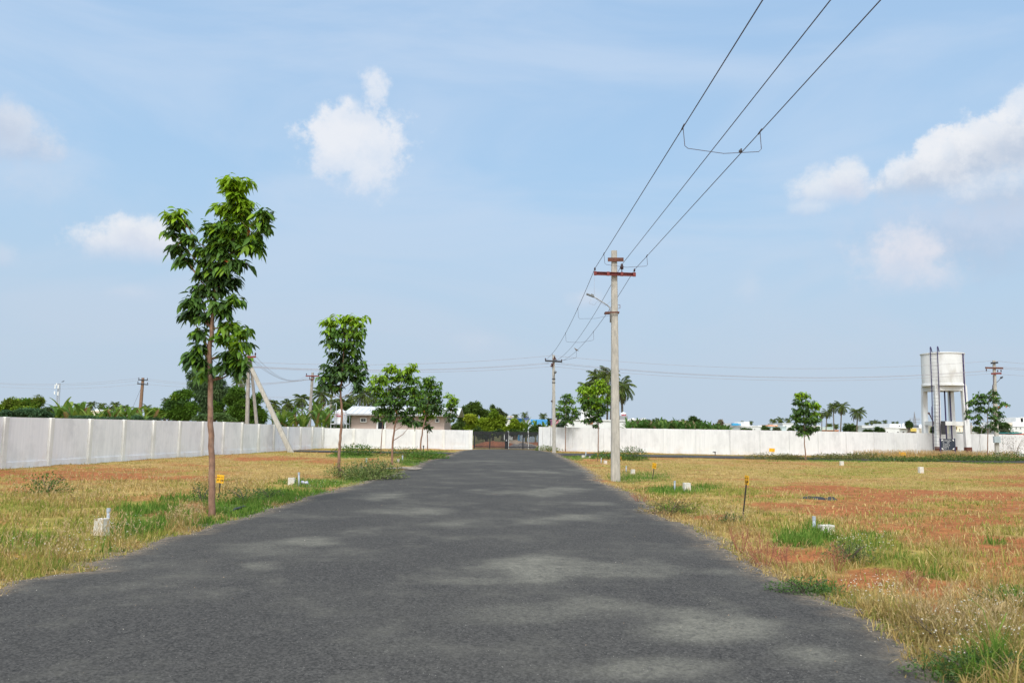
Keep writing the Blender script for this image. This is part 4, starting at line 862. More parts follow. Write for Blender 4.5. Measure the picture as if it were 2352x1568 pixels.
# cross wires from the gate pole
GW = 'thin wires crossing the sky at the gate pole'
LA, RA_ = 57, Y3
zl = [(Z2(290, 226), Z3(935, 162)), (Z2(250, 262), Z3(900, 228)), (Z2(250, 266), Z3(905, 236)), (Z2(250, 272), Z3(925, 262))]
for (a, b), lab in zip(zl, ('highest', 'second highest', 'third highest', 'lowest')):
    wire(f'{lab} thin wire from the gate pole to the poles on the left', [At(*a, 50.5), b2 + L2(*[(b[0] * 1.7415 - 1800) / .44, (b[1] * 1.7415 - 1350) / .44])], [.35], WR, GW, m=WIREF)
zr = [(Z3(950, 166), Z5(1525, 210)), (Z3(1010, 232), Z5(1452, 300)), (Z3(960, 238), Z5(1500, 303)), (Z3(940, 262), Z5(1500, 327))]
for (a, b), lab in zip(zr, ('highest', 'second highest', 'third highest', 'lowest')):
    wire(f'{lab} thin wire from the gate pole to the pole beside the tower', [At(*a, Y2), At(*b, Y3)], [.75], WR, GW, m=WIREF)
for k, (y, ye) in enumerate(((226, 227), (262, 263), (276, 275), (328, 330))):
    wire(f'{("highest", "second", "third", "lowest")[k]} of the wires leaving the tower side pole to the right', [At(*Z5(1545, y - 15 * (k < 1)), Y3), At(*Z5(1830, ye - 5), Y3 + 3) + Vector((6, 2, .1))], [.15], WR, 'wires leaving the right pole', m=WIREF)
tops = [Z2(285, 176), Z2(250, 185), Z2(230, 195)]; ends = [Z2(737, 346), Z2(760, 349), Z2(782, 350)]
for k in range(3):
    wire(f'{("upper", "middle", "lower")[k]} of the slack wires between the left poles and the red crossarm', [At(*tops[k], 50.5), At(*ends[k], 80)], [.9], WR, 'slack wires between left poles', m=WIREF)
for k, (y0, y1, y2) in enumerate(((398, 372, 376), (404, 392, 392), (428, 426, 424))):
    wire(f'{("upper", "middle", "lower")[k]} thin wire from the brown pole off the left edge', [At(*Z1(-200, y0), 97), At(*Z1(1262, y1 - 3), 94)], [.5], .011, 'wires at the brown pole', m=WIREF)
    wire(f'{("upper", "middle", "lower")[k]} thin wire from the brown pole to the pole by the palms', [At(*Z1(1348, y2), 94), At(*Z2(770, 379 + k), 80)], [.55], .011, 'wires at the brown pole', m=WIREF)
for k in range(2):
    wire(f'{("upper", "lower")[k]} faint wire behind the slanting strut above the palm tops', [At(*Z2(-380, 512 + 14 * k), 104), At(*Z2(938, 532 + k * 4), 100)], [.2], .010, 'faint wires above palms', m=WIREF)
# guy wires
gy = MB().tube([At(*Z3(934, 440), Y2), At(*Z3(908, 1037), Y2)], .011, 5).build('guy_wire', WIREM); tag(gy, 'guy wire with a dark insulator beside the gate pole', 'guy wire')
gi = MB().tube([At(*Z3(928.5, 570), Y2), At(*Z3(928, 578), Y2), At(*Z3(927.5, 586), Y2)], [.04, .11, .04], 8).build('insulator', INSUL, gy)
tag(MB().tube([At(*Z5(1505, 470), Y3), At(*Z5(1375, 1082), Y3 - 1)], .011, 5).build('guy_wire', WIREF), 'thin guy wire slanting to the ground right of the tower', 'guy wire')
tag(MB().tube([At(*Z1(1290, 440), 94), At(*Z1(1195, 662), 94)], .014, 5).build('guy_wire', WIREM), 'guy wire slanting down left from the brown pole', 'guy wire')
bird('tiny black bird on the wire left of the brown pole', At(*Z1(572, 403), 95), .32, R(20), (.03, .03, .035))

# ------------------------------------------------------------------ water tower
YT = 64.0
ct = gp(2174, YT + .9)
tw = thing('water_tower', 'white round water tank on tall concrete columns at the right', 'water tower', ct)
def LT(x, y, Yq=None): return At(*Z5(x, y), Yq or ct.y) - ct
rT = (LT(1258, 300).x - LT(908, 300).x) / 2
zt, zb, zring = LT(1085, 150).z, LT(1085, 440).z, LT(1085, 480).z
tk = MB(); tk.lathe([(.05, zt + .16), (rT * .5, zt + .12), (rT + .06, zt + .02), (rT + .06, zt - .06), (rT, zt - .07), (rT, zb + .16), (rT + .05, zb + .12), (rT + .06, zb - .03), (rT * .4, zb - .05), (.05, zb - .05)][::-1], 48)
TOWW = mat('tower_whitewash', (.69, .70, .69), (.62, .63, .62), 2.5, .85, .1, (1, 1, .4), c3=(.50, .49, .46), s3=1.6)
tko = tk.build('tank', TOWW, tw, smooth=True)
es = tko.modifiers.new('edges', 'EDGE_SPLIT'); es.split_angle = R(35)
cr = 1.5; angs = [R(-138), R(-48), R(42), R(132)]
cols = [Vector((math.cos(q) * cr, math.sin(q) * cr, 0)) for q in angs]
BROWNP = mat('brown_paint', (.13, .045, .03), (.09, .03, .02), 6, .7)
zb0 = LT(1100, 990).z
for q, a_ in zip(cols, angs):
    rot = Matrix.Rotation(a_ + R(45), 3, 'Z')
    flare = q.normalized() * .12
    cm = MB().taper(-.3, zb - .05, .41, .41, .36, .36, .03, (flare.x, flare.y), (0, 0))
    cm.v = [tuple(rot @ Vector((v[0] - flare.x * (1 if v[2] < 0 else 0), v[1] - flare.y * (1 if v[2] < 0 else 0), v[2])) + q + (flare if v[2] < 0 else Vector((0, 0, 0)))) for v in cm.v]
    cm.build('column', TOWW, tw)
    MB().box(q + flare * .96 + Vector((0, 0, zb0 / 2 - .1)), (.425, .425, zb0 + .2), rot).build('column_base', BROWNP, tw)
zbr0, zbr1 = LT(1100, 797).z, LT(1100, 762).z
for i in range(4):
    a_, b_ = cols[i], cols[(i + 1) % 4]; d = (b_ - a_).normalized() * .2
    zc_ = Vector((0, 0, (zbr0 + zbr1) / 2)); MB().bar(a_ + d + zc_, b_ - d + zc_, .3, zbr1 - zbr0).build('brace_beam', TOWW, tw)
    zc_ = Vector((0, 0, (zring + zb) / 2 - .06)); MB().bar(a_ + d + zc_, b_ - d + zc_, .32, zb - zring + .02).build('ring_beam', TOWW, tw)
# ladder (its own steel piece fixed to the tower)
fd = Vector((math.cos(angs[0]), math.sin(angs[0]), 0)); td = Vector((-fd.y, fd.x, 0))
if td.x < 0: td = -td
yq_ = ct.y + fd.y * 1.8
lt = LT(1040, 120, yq_).z; ltop = LT(1040, 82, yq_).z; hwl = .27
def LP(side, z, rr): return fd * rr + td * (hwl * side) + Vector((0, 0, z))
ld = MB(); r1 = rT + .14
for sgn in (-1, 1):
    ld.tube([LP(sgn, 0, r1 + .25), LP(sgn, zb, r1), LP(sgn, lt, r1), LP(sgn, ltop - .06, r1), LP(sgn, ltop, r1 - .06), LP(sgn, ltop - .06, r1 - .15), LP(sgn, zt + .06, r1 - .35)], .036, 8)
lad = ld.build('ladder', PURPLE, tw, smooth=True)
nr = 29
for i in range(nr):
    z = .35 + (lt - .45) * i / (nr - 1); q = r1 + .25 * max(0, 1 - z / zb)
    MB().tube([LP(-1, z, q), LP(1, z, q)], .011, 6).build('rung', STEELG, lad)
gd = MB(); zg0, zg1 = LT(1040, 630).z, LT(1040, 722).z
gd.tube([LP(-1.1, zg0, r1 + .12), LP(-.8, zg1, r1 + .5), LP(1.5, zg1, r1 + .5), LP(1, zg0, r1 + .12)], .022, 6); gd.build('guard_rail', PURPLE, lad)
op = MB(); yo = ct.y - 1.3
op.tube([LT(1200, 143, ct.y - .6), LT(1249, 143, yo), LT(1254, 150, yo), LT(1268, 430, yo), LT(1284, 700, yo), LT(1297, 1000, yo), LT(1297, 1035, yo)], .055, 8); op.build('outlet_pipe', PURPLE, tw, smooth=True)
for xa, xb in ((1086, 1106), (1133, 1156)):
    MB().tube([LT(xa, 478), LT((xa + xb) / 2, 700), LT(xb, 920), LT(xb, 1020)], .055, 8).build('supply_pipe', PURPLE, tw, smooth=True)
pn = MB().box(LT(1076, 818, ct.y - 1.5) , (.3, .1, 1.05)); pn.build('control_panel', DARKM, tw)
lmp = MB().tube([LT(1032, 892, ct.y - .6), LT(985, 770, ct.y - .8), LT(948, 690, ct.y - 1.0)], [.05, .045, .04], 6); lmp.tube([LT(950, 695, ct.y - 1.0), LT(943, 686, ct.y - 1.0), LT(940, 678, ct.y - 1.0)], [.06, .1, .05], 8); lmp.build('lamp_arm', mat('lamp_brown', (.10, .06, .06)), tw)

# information board in front of the tower
pb_ = gp((3300 + .44 * 1115) / 1.7415, 60.6)
def LB(x, y, dy=0): q = At(*Z5(x, y), 60.6) - pb_; q.y += dy; return q
bd_ = thing('information_board', 'dark blue notice board with white writing under the water tower', 'sign', pb_)
c0, c1 = LB(1047, 918), LB(1184, 1022)
BOARD = mat('board_blue', (.022, .032, .05), (.018, .026, .042), 4, .5)
MB().box(((c0.x + c1.x) / 2, 0, (c0.z + c1.z) / 2), (c1.x - c0.x, .04, c0.z - c1.z)).build('panel', BOARD, bd_)
for x in (c0.x, c1.x): MB().box((x, .02, (c0.z + .05) / 2 - .1), (.07, .07, c0.z + .25)).build('leg', PURPLE, bd_)
INK = mat('white_lettering', (.80, .80, .78), (.78, .78, .76), 3, .6)
rowsL = ['LAYOUT NAME', 'VILLAGE', 'TALUK', 'S.F. NO', 'D.T.C.P. APPROVAL', 'TOTAL EXTENT', 'TOTAL SITES', 'ROAD & PARK AREA', 'OPEN SPACE AREA', 'WATER FACILITY', 'STREET LIGHTS']
rowsR = ['SRI SAI GARDEN', 'SEMMANDAMPALAYAM', 'PALLADAM', 'TIRUPUR', '2021', '2.80 AC  SQ.FT', '0.45 AC  SQ.FT', '30 FT', '20 FT', 'YES', 'YES']
bh = c0.z - c1.z
for i, (a_, b_) in enumerate(zip(rowsL, rowsR)):
    z = c0.z - bh * (.12 + .78 * i / 10)
    text('lettering', a_, bh * .050, INK, bd_, (c0.x + .16, -.024, z), (R(90), 0, 0), 'LEFT')
    text('lettering', b_, bh * .050, INK, bd_, (c1.x - .52, -.024, z), (R(90), 0, 0), 'CENTER')
cn = MB()
for sx, sz in ((0, 0), (1, 0), (0, 1), (1, 1)):
    x = c0.x + .08 + sx * (c1.x - c0.x - .16); z = c1.z + .05 + sz * (bh - .1); ex = .14 * (1 - 2 * sx); ez = .14 * (1 - 2 * sz)
    cn.add([(x, -.024, z), (x + ex, -.024, z), (x, -.024, z + ez)], [(0, 1, 2)])
cn.build('corner_ornament', INK, bd_)
# hose
hp = [At(*Z5(x, y), 65.0) for x, y in ((776, 1020), (790, 1000), (820, 990), (860, 994), (890, 1012), (910, 1035), (918, 1048))]
hs = MB()
for k in range(4):
    o = Vector((.0, .03 * k, -.05 * k)); hs.tube([p + o for p in hp], .035, 7)
tag(hs.build('hose', mat('hose_dark', (.09, .095, .06), (.05, .05, .035), 20, .7), smooth=True), 'coiled dark hose arching against the wall left of the tower', 'hose')

# ------------------------------------------------------------------ yellow plot signs
def plot_sign(label, base, top, w_, h_, yaw, lines, Yq=None, tilt=0, stake=BLACK):
    b0 = G(*base) if Yq is None else gp(base[0], Yq)
    tpv = At(*top, b0.y) - b0                # centre of the plate
    t = thing('plot_sign', label, 'sign', b0, group='yellow plot number signs')
    d = Vector((tpv.x, 0, tpv.z)); ang = math.atan2(d.x, d.z)
    rot = Matrix.Rotation(yaw, 3, 'Z') @ Matrix.Rotation(ang * math.cos(yaw) + tilt, 3, 'Y')
    MB().bar((0, .012, -.1), d + Vector((0, .012, -h_ * .2)), .022, .022).build('stake', stake, t)
    pl = MB().box((0, 0, 0), (w_, .006, h_)); pl.v = [tuple(rot @ Vector(v) + d + Vector((0, -.006, 0))) for v in pl.v]
    pl.build('plate', YEL, t)
    if lines:
        e = (rot @ Matrix.Rotation(R(90), 3, 'X')).to_euler()
        def put(s, x, z, sz, sx=1): text('lettering', s, sz, BLACK, t, rot @ Vector((x * w_, -.0065, z * h_)) + d + Vector((0, -.006, 0)), e, 'CENTER', sx)
        put('SITE NO', -.24, .2, h_ * .13, .8); put('SQ.FT', .27, .2, h_ * .13, .8)
        put(lines[0], -.27, -.16, h_ * .30, .75); put(lines[1], .22, -.16, h_ * .30, .72)
    return t
plot_sign('yellow sign reading 07 1200 beside the tallest tree trunk', Z1(1982, 1440), Z1(2004, 1283), .165, .185, R(-4), ('07', '1200'))
plot_sign('tallest yellow sign leaning in the middle of the right field reading 17 1500', (1706, 1180), (1715, 1102), .165, .185, R(-80), ('17', '1500'))
plot_sign('yellow sign on a leaning stake right of the big concrete pole', Z3(1838, 1278), Z3(1857, 1163), .165, .185, R(-48), ('18', '1500'))
plot_sign('yellow sign before the white wall left of the lone upright tree', Z4(880, 1066), Z4(881, 1021), .42, .26, R(0), ('34', '1200'))
plot_sign('low yellow sign in dry grass left of the water tower', (Z5(705, 0)[0], 0), Z5(705, 1056), .5, .24, R(4), ('33', '1200'), Yq=58)
plot_sign('edge-on yellow sign in the weeds left of the second tree', Z2(990, 1190), Z2(996, 1158), .165, .2, R(-70), ('08', '1200'))
plot_sign('thin edge-on yellow and black sign below the bushy tree near the big pole', Z3(1338, 1118), Z3(1344, 1068), .165, .24, R(-92), ('20', '1500'))
plot_sign('small yellow sign half hidden just right of the big pole foot', Z3(1551, 1118), Z3(1553, 1095), .165, .2, R(-84), ('19', '1500'))

# ------------------------------------------------------------------ marker stones and pipes
def stone(label, u0, u1, vt, vb, yaw=.3, m=STONE, emb=0.05):
    b0 = G((u0 + u1) / 2, vb); w_ = (u1 - u0) / F * b0.y; h_ = At((u0 + u1) / 2, vt, b0.y).z
    wq = w_ / (abs(math.cos(yaw)) + abs(math.sin(yaw)) * .8)
    mb = MB().taper(-emb, h_, wq, wq * .8, wq * .95, wq * .74, .04)
    mb.v = [(v[0] + random.gauss(0, .012) * wq, v[1] + random.gauss(0, .012) * wq, v[2] + random.gauss(0, .012) * h_) for v in mb.v]
    o = mb.build('marker_stone', m, loc=b0 + Vector((0, wq * .3, 0)), bevel=.012); o.rotation_euler = (0, 0, yaw)
    tag(o, label, 'stone', 'white boundary stones'); return o
stone('largest whitewashed boundary stone in the left verge grass', 212, 245, 1191, 1222, -.35)
stone('white stone beside a grey pipe left of the second tree', 660, 676, 1097, 1113, .1)
stone('tiny white stone in the weeds under the second tree', 825, 832, 1069, 1074, .1)
stone('small white stone between forked tree and the road bend', 911, 918, 1054, 1059, .1)
stone('white stone half buried in lush grass on the right verge', 1885, 1919, 1206, 1224, .15)
stone('white square stone in the grass right of the big pole', 1569.5, 1587, 1108.5, 1123, .2)
stone('white stone just right of the big pole foot', 1449, 1459, 1077.6, 1086, .2)
stone('small white stone left of the big pole foot', 1387, 1394.5, 1057.3, 1063, .2)
stone('white stone nearest the side road right of the gate pole', 1336, 1343, 1045, 1049.5, .1)
stone('smallest white stone by the side road left of the bushy tree', 1353, 1357, 1047.5, 1050.5, .1)
stone('white post stone on the far edge of the right field', 1930, 1938.6, 1058.7, 1068, .1)
stone('white post stone with a red stained foot before the water tower', 2111.6, 2122.3, 1072, 1086, .1)
def pipe(label, ut, vt, ub, vb, r=None):
    b0 = G(ub, vb); tpv = At(ut, vt, b0.y) - b0; r = r or .024
    t = thing('pipe', label, 'pipe', b0, group='grey plastic pipes by the boundary stones')
    MB().tube([Vector((0, 0, -.1)), tpv], r, 10).build('tube', PVC, t, smooth=True)
    dn = tpv.normalized(); MB().tube([tpv - dn * .055, tpv + dn * .006], r * 1.22, 10).build('cap', PVC, t)
pipe('grey capped pipe beside the largest boundary stone', 249.6, 1167.5, 247.5, 1216)
pipe('grey pipe between the white stone and the second tree', 686.5, 1084.7, 687, 1114)
pipe('short grey pipe in the weeds right of the second tree', 842, 1052, 842, 1062, .03)
pipe('short grey pipe right of the forked tree', 924.6, 1045.5, 924.6, 1055, .03)
pipe('grey pipe rising from lush grass on the right verge', 1869.5, 1186, 1870, 1220)
pipe('grey pipe left of the square stone on the right', 1549.7, 1104, 1549.5, 1122)
pipe('grey pipe right of the big pole foot', 1438.5, 1069.6, 1438, 1081)
pipe('grey pipe left of the big pole foot', 1381, 1051, 1380.5, 1061.5)
pipe('leaning grey pipe near the gate pole', 1346, 1037.5, 1344.5, 1048.5, .03)
def tap(label, ut, vt, ub, vb, hook=True):
    b0 = G(ub, vb); q = At(ut, vt, b0.y) - b0
    mb = MB().tube([Vector((0, 0, -.1)), q], .03, 6)
    if hook: mb.tube([q, q + Vector((-.1, 0, .06)), q + Vector((-.17, 0, .02))], .03, 6)
    mb.tube([q + Vector((0, 0, -.02)), q + Vector((0, 0, .07))], .05, 6)
    tag(mb.build('standpipe', DARKM, loc=b0), label, 'pipe')
tap('black hooked standpipe against the white wall', *Z4(365, 1043), *Z4(365, 1066)); tap('thin dark standpipe behind the far right field', *Z4(1538, 1036), *Z4(1538, 1068), False)
tap('pale capped standpipe in dry grass right of the tower', *Z5(1360, 1053), *Z5(1366, 1083), False)
tap('short dark rod against the wall right of the gate pole', *Z3(968, 960), *Z3(969, 1003), False)
tap('black post between the two trees at the road bend', *Z2(1804, 990), *Z2(1806, 1052), False)

# litter, tarpaulin, straw heap, sticks
def lump(name, label, cat, u, v, w_, d_, h_, m, n=200, seed=0, thr=.25):
    b0 = G(u, v); k = 26
    gx, gy = np.meshgrid(np.linspace(-1, 1, k), np.linspace(-1, 1, k // 2)); r2 = gx ** 2 + gy ** 2
    z = np.maximum(0, 1 - r2) * h_ * (.4 + 1.2 * fbm(gx * 3 + seed, gy * 3, seed, 4)) - .03
    V = np.stack([gx * w_ / 2 * (1 + .1 * fbm(gx * 2, gy * 2, seed)), gy * d_ / 2, z], -1).reshape(-1, 3); V[:, 2] += .0
    i, j = np.meshgrid(np.arange(k - 1), np.arange(k // 2 - 1)); a = (j * k + i).ravel()
    o = np_mesh(name, V, quads=np.stack([a, a + 1, a + k + 1, a + k], 1), m=m); o.location = b0
    tag(o, label, cat); return o
TARP = mat('black_tarp', (.022, .024, .03), (.012, .013, .016), 12, .5, .8)
lump('tarpaulin', 'crumpled strip of black plastic sheet lying on the red soil', 'tarpaulin', 1865, 1145, .85, .22, .09, TARP, seed=3)
lump('tarpaulin', 'smaller scrap of black plastic sheet right of the long strip', 'tarpaulin', 1908, 1146.5, .38, .16, .09, TARP, seed=5)
STRAW = mat('straw', (.40, .24, .11), (.26, .14, .06), 25, .95, 1.0, c3=(.52, .36, .19), s3=8)
def straw_heap(label, u, v, w_, d_, h_, seed):
    o = lump('straw_heap', label, 'heap', u, v, w_, d_, h_, STRAW, seed=seed)
    n = 420; ph = rng.random(n) * 6.28; rr = np.sqrt(rng.random(n)); x, y = np.cos(ph) * rr, np.sin(ph) * rr
    z = np.maximum(0, 1 - x * x - y * y) * h_ * .95
    P = np.stack([x * w_ / 2, y * d_ / 2, z], 1); D = rng.normal(size=(n, 3)) * [1, 1, .3]
    C = np.array([.45, .29, .13]) * rng.uniform(.5, 1.4, n)[:, None]
    leaves('stalks', P, D, rng.uniform(.06, .2, n), .006, C, .1, BLADE, o, simple=True)
straw_heap('raked heap of dry straw left of the tallest tree trunk', 447, 1171, .62, .5, .13, 4)
straw_heap('low strip of dry straw in the green verge grass', 380, 1184, .75, .4, .05, 8)
sk = MB(); b0 = G(*Z2(1630, 1206))
for i in range(9):
    y = random.uniform(-.25, .25); z = .02 + .02 * (i % 3); sk.tube([(-.75 + random.uniform(0, .2), y, z), (0, y + random.uniform(-.1, .1), z + .04), (.7 - random.uniform(0, .3), y + random.uniform(-.2, .2), z + .02)], [.018, .022, .012], 6)
tag(sk.build('stick_bundle', mat('bleached_wood', (.36, .32, .28), (.22, .19, .16), 12, .9), loc=b0 + Vector((0, 0, .02))), 'bundle of bleached sticks lying at the left road edge', 'sticks')
b0 = G(698, 1113)
bl = MB(); bl.tube([(-.1, 0, .03), (-.05, 0, .07), (.02, .01, .05), (.08, 0, .06), (.12, 0, .02)], [.02, .05, .04, .05, .01], 7)
tag(bl.build('litter', mat('litter_blue', (.35, .38, .55), (.5, .5, .55), 14, .5), loc=b0, smooth=True), 'crumpled pale blue plastic litter by the second stone', 'litter')
for lab, u, v, s in (('brown fallen leaf on the left verge grass near the wall', 426, 1131, .11), ('brown dry leaf at the left road edge', 311, 1254, .07)):
    b0 = G(u, v); leaves('fallen_leaf', np.array([[0, 0, .05]]), np.array([[1, .1, .35]]), s, s * .4, np.array([[.32, .12, .06]]), .2, LEAFM).location = b0
    tag(bpy.context.scene.objects[-1] if False else [o for o in COL.objects if o.name.startswith('fallen_leaf')][-1], lab, 'leaf')
hsb = MB().tube([G(530, 1180) + Vector((0, 0, .04)), G(540, 1176) + Vector((0, 0, .06)), G(553, 1171) + Vector((0, 0, .05)), G(562, 1166) + Vector((0, 0, .03))], .022, 7)
tag(hsb.build('hose', DARKM, smooth=True), 'short piece of black hose in grass right of the tallest tree', 'hose')

# ------------------------------------------------------------------ weeds, shrubs and flowers on the plots
def shrub(label, u, v, w_, h_, n, c1, c2, leafl=.06, name='shrub', group=None, erect=.5, simple=False, stems=8, mm=LEAFM, d_=None):
    b0 = G(u, v) if v else None
    t = thing(name, label, 'plant', b0, group=group); d_ = d_ or w_
    P = rsph(n) * (rng.random((n, 1)) ** .4); P[:, 2] = np.abs(P[:, 2]); 
    wob = .7 + .6 * fbm(P[:, 0] * 2.2 + u, P[:, 1] * 2.2 + v, 3)
    P = P * [w_ / 2, d_ / 2, h_] * wob[:, None]
    D = P * [1, 1, erect] + rng.normal(size=(n, 3)) * .25 * w_ + [0, 0, .1]
    C = np.array(c1) + (np.array(c2) - np.array(c1)) * rng.random((n, 1)); C = C * rng.uniform(.7, 1.25, (n, 1))
    leaves('foliage', P, D, leafl * rng.uniform(.6, 1.3, n), leafl * .4, C, .2, mm, t, simple=simple)
    sb = MB()
    for i in range(stems):
        a_ = random.uniform(0, 6.28); r = random.uniform(.2, .45); sb.tube([(0, 0, -.03), (math.cos(a_) * r * w_ * .4, math.sin(a_) * r * d_ * .4, h_ * .4), (math.cos(a_) * r * w_, math.sin(a_) * r * d_, h_ * .8)], [.008, .006, .003], 5)
    sb.build('stem', BARKG, t)
    return t
WG = 'weed clumps on the plots'
shrub('small dark green shrub in dry grass before the left wall', 106, 1131, 1.15, .42, 520, (.04, .10, .02), (.09, .16, .03), .07)
shrub('leafy weed just left of the tallest tree trunk', 464, 1153, .55, .42, 420, (.045, .10, .03), (.09, .16, .04), .05)
shrub('low leafy weeds right of the yellow 07 sign', 560, 1148, 1.1, .28, 700, (.05, .11, .025), (.10, .17, .04), .05)
shrub('leafy weed under the shrub row right of the 07 sign', 620, 1140, 1.0, .2, 500, (.05, .11, .025), (.10, .17, .04), .05)
shrub('rounded bush hugging the foot of the second tree', 800, 1094, 1.7, .42, 1100, (.07, .13, .03), (.16, .20, .06), .07, d_=1.2)
shrub('large loose grassy bush at the road edge right of the second tree', 862, 1100, 2.0, .6, 1800, (.08, .14, .04), (.20, .22, .08), .09, d_=1.6, erect=1.2)
shrub('green thicket before the white wall left of the thin tree', 822, 1046, 3.0, .7, 1400, (.05, .12, .02), (.12, .20, .04), .13, simple=True, d_=2)
shrub('green thicket under the forked tree and the dark tree', 935, 1048, 2.4, .5, 1000, (.06, .12, .02), (.14, .20, .05), .12, simple=True, d_=2)
shrub('lush green bush at the road edge below the bright sapling', 985, 1053, 2.2, .4, 1200, (.06, .15, .02), (.12, .22, .04), .11, simple=True, d_=1.4)
shrub('dark green bush just right of the big pole foot', 1449, 1056, 1.9, .75, 1100, (.05, .11, .02), (.12, .18, .04), .12, simple=True)
shrub('long low green clump behind the big pole', 1395, 1053, 2.2, .4, 900, (.05, .14, .02), (.10, .20, .04), .11, simple=True, d_=1.5)
shrub('grass clump at the foot of the gate pole', 1258, 1035, 2.2, .4, 700, (.09, .15, .03), (.22, .24, .07), .12, simple=True, d_=1.2)
for k, (x, w_, h_) in enumerate(((880, 3.4, .34), (1040, 2.4, .3), (1400, 3, .36), (1560, 3.6, .42), (1740, 3.2, .45))):
    u, v = Z4(x, 1103); shrub(f'{("first", "second", "third", "fourth", "fifth")[k]} weedy clump from the left along the near side of the right side road', u, v, w_, h_, 800, (.08, .12, .03), (.24, .22, .08), .13, simple=True, d_=1.4, group=WG)
for k, (x, w_, h_) in enumerate(((730, 4.5, .26), (1190, 5, .45), (1420, 4.5, .3), (1720, 4.5, .62))):
    u, v = Z5(x, 1118); shrub(f'{("first", "second", "third", "fourth")[k]} green weed bank from the left between the field and the water tower', u, v, w_, h_, 1100, (.05, .11, .02), (.14, .19, .05), .14, simple=True, d_=1.8, group=WG)
u, v = Z5(1725, 1080); shrub('tall wispy dry shrub before the wall at the right edge', u, v + 1, 2.6, 1.9, 260, (.18, .19, .14), (.30, .28, .22), .14, simple=True, stems=16)
shrub('green weed by the road behind the reddish stalks', *ZC(640, 690), 1.4, .30, 900, (.07, .11, .03), (.25, .17, .08), .05, d_=.8)
shrub('small dark green weed on the bare soil below the tall sign', *ZC(1180, 755), .62, .12, 300, (.05, .10, .03), (.10, .16, .05), .05)
shrub('trailing green weed on the right road edge', 1850, 1362, .85, .16, 900, (.05, .11, .03), (.11, .18, .05), .035, d_=.4)
shrub('leafy weed with pink tips in the right verge', 1952, 1287, .7, .25, 700, (.07, .12, .04), (.18, .20, .07), .04, d_=.5)
shrub('green weed patch at the right edge of the picture', 2310, 1400, .75, .2, 900, (.05, .10, .03), (.12, .17, .05), .035, d_=.6)
shrub('broad green weed in the bottom right corner', 2240, 1560, 1.0, .2, 1700, (.05, .10, .03), (.10, .16, .05), .03, d_=.45)
shrub('flowering weed left of the corner clump at the road edge', 2160, 1480, .6, .22, 700, (.16, .15, .05), (.30, .24, .10), .03, d_=.5)
# reddish dry stalky weeds
REDW = mat('dry_red_stem', (.34, .13, .075), (.24, .10, .06), 20, .9)
def stalks(label, u, v, w_, h_, n):
    b0 = G(u, v); t = thing('dry_weed', label, 'plant', b0, group='reddish dry weeds on the right verge'); mb = MB(); P, D = [], []
    for i in range(n):
        a_ = random.uniform(0, 6.28); r = random.uniform(.05, .5) * w_; e = Vector((math.cos(a_) * r, math.sin(a_) * r, h_ * random.uniform(.5, 1)))
        o = Vector((e.x * .3, e.y * .3, -.02)); md = o.lerp(e, .5) + Vector((e.x * .12, e.y * .12, 0))
        mb.tube([o, md, e], [.004, .003, .0018], 4)
        for q in range(5):
            s = random.uniform(.35, .95); p = o.lerp(e, s); f = p + Vector((random.gauss(0, .05), random.gauss(0, .05), random.uniform(.02, .09))); mb.tube([p, f], [.002, .0012], 3)
            P += [f, p.lerp(f, .6)]; D += [Vector((random.gauss(0, 1), random.gauss(0, 1), .4))] * 2
    mb.build('stem', REDW, t); P, D = np.array(P), np.array(D)
    leaves('foliage', P, D, .022, .010, np.array([.36, .15, .09]) * rng.uniform(.6, 1.3, (len(P), 1)), .1, LEAFM, t, simple=True)
stalks('tall reddish dry weed at the road edge below the tall yellow sign', *ZC(1280, 1020), .4, .36, 11)
stalks('bushy red stemmed dry weed leaning over the asphalt edge', *ZC(1500, 1150), .7, .36, 22)
stalks('right one of the red stemmed weeds by the asphalt edge', *ZC(1690, 1175), .45, .28, 11)
stalks('pinkish dry weed on bare soil below the half buried stone', *ZC(2150, 1190), .4, .32, 9)
stalks('small reddish weed on the gravel in the right corner', 2090, 1345, .4, .2, 8)
stalks('rusty dry weeds left of the green road edge weed', 1470, 1152, .6, .2, 12)
# tall grass seed heads and small white flowers
def flowers(label, uvs, n, hmin, hmax, colr, r, name):
    Vs, Fs = MB(), None
    mbx = MB(); st_ = MB()
    for _ in range(n):
        u0, v0, ru, rv = random.choice(uvs); a_ = random.uniform(0, 6.28); q = math.sqrt(random.random())
        p = G(u0 + ru * q * math.cos(a_), v0 + rv * q * math.sin(a_))
        if bool(on_road(np.array([p.x]), np.array([p.y]), .0)[0]): continue
        h = random.uniform(hmin, hmax); e = p + Vector((random.gauss(0, .04), random.gauss(0, .04), h)); s = r * random.uniform(.6, 1.3)
        mbx.add([e + Vector((s, 0, 0)), e + Vector((0, s, 0)), e + Vector((-s, 0, 0)), e + Vector((0, -s, 0)), e + Vector((0, 0, s * .8)), e + Vector((0, 0, -s * .8))], [(0, 1, 4), (1, 2, 4), (2, 3, 4), (3, 0, 4), (1, 0, 5), (2, 1, 5), (3, 2, 5), (0, 3, 5)])
        w_ = .0018; st_.add([p + Vector((-w_, 0, 0)), p + Vector((w_, 0, 0)), e], [(0, 1, 2)])
    o = mbx.build(name, mat('petal_' + name, colr)); o['kind'] = 'stuff'; tag(o, label, 'flowers')
    st_.build('flower_stems', mat('flower_stem', (.20, .20, .07)), o)
flowers('tiny white flowers scattered in the verge grass', [(2230, 1500, 140, 60), (2230, 1500, 140, 60), (2280, 1450, 90, 50), (150, 1270, 150, 30), (260, 1235, 70, 20), (730, 1118, 90, 12), (1980, 1270, 70, 20), (2000, 1390, 60, 20)], 620, .10, .26, (.62, .58, .48), .007, 'wildflowers')
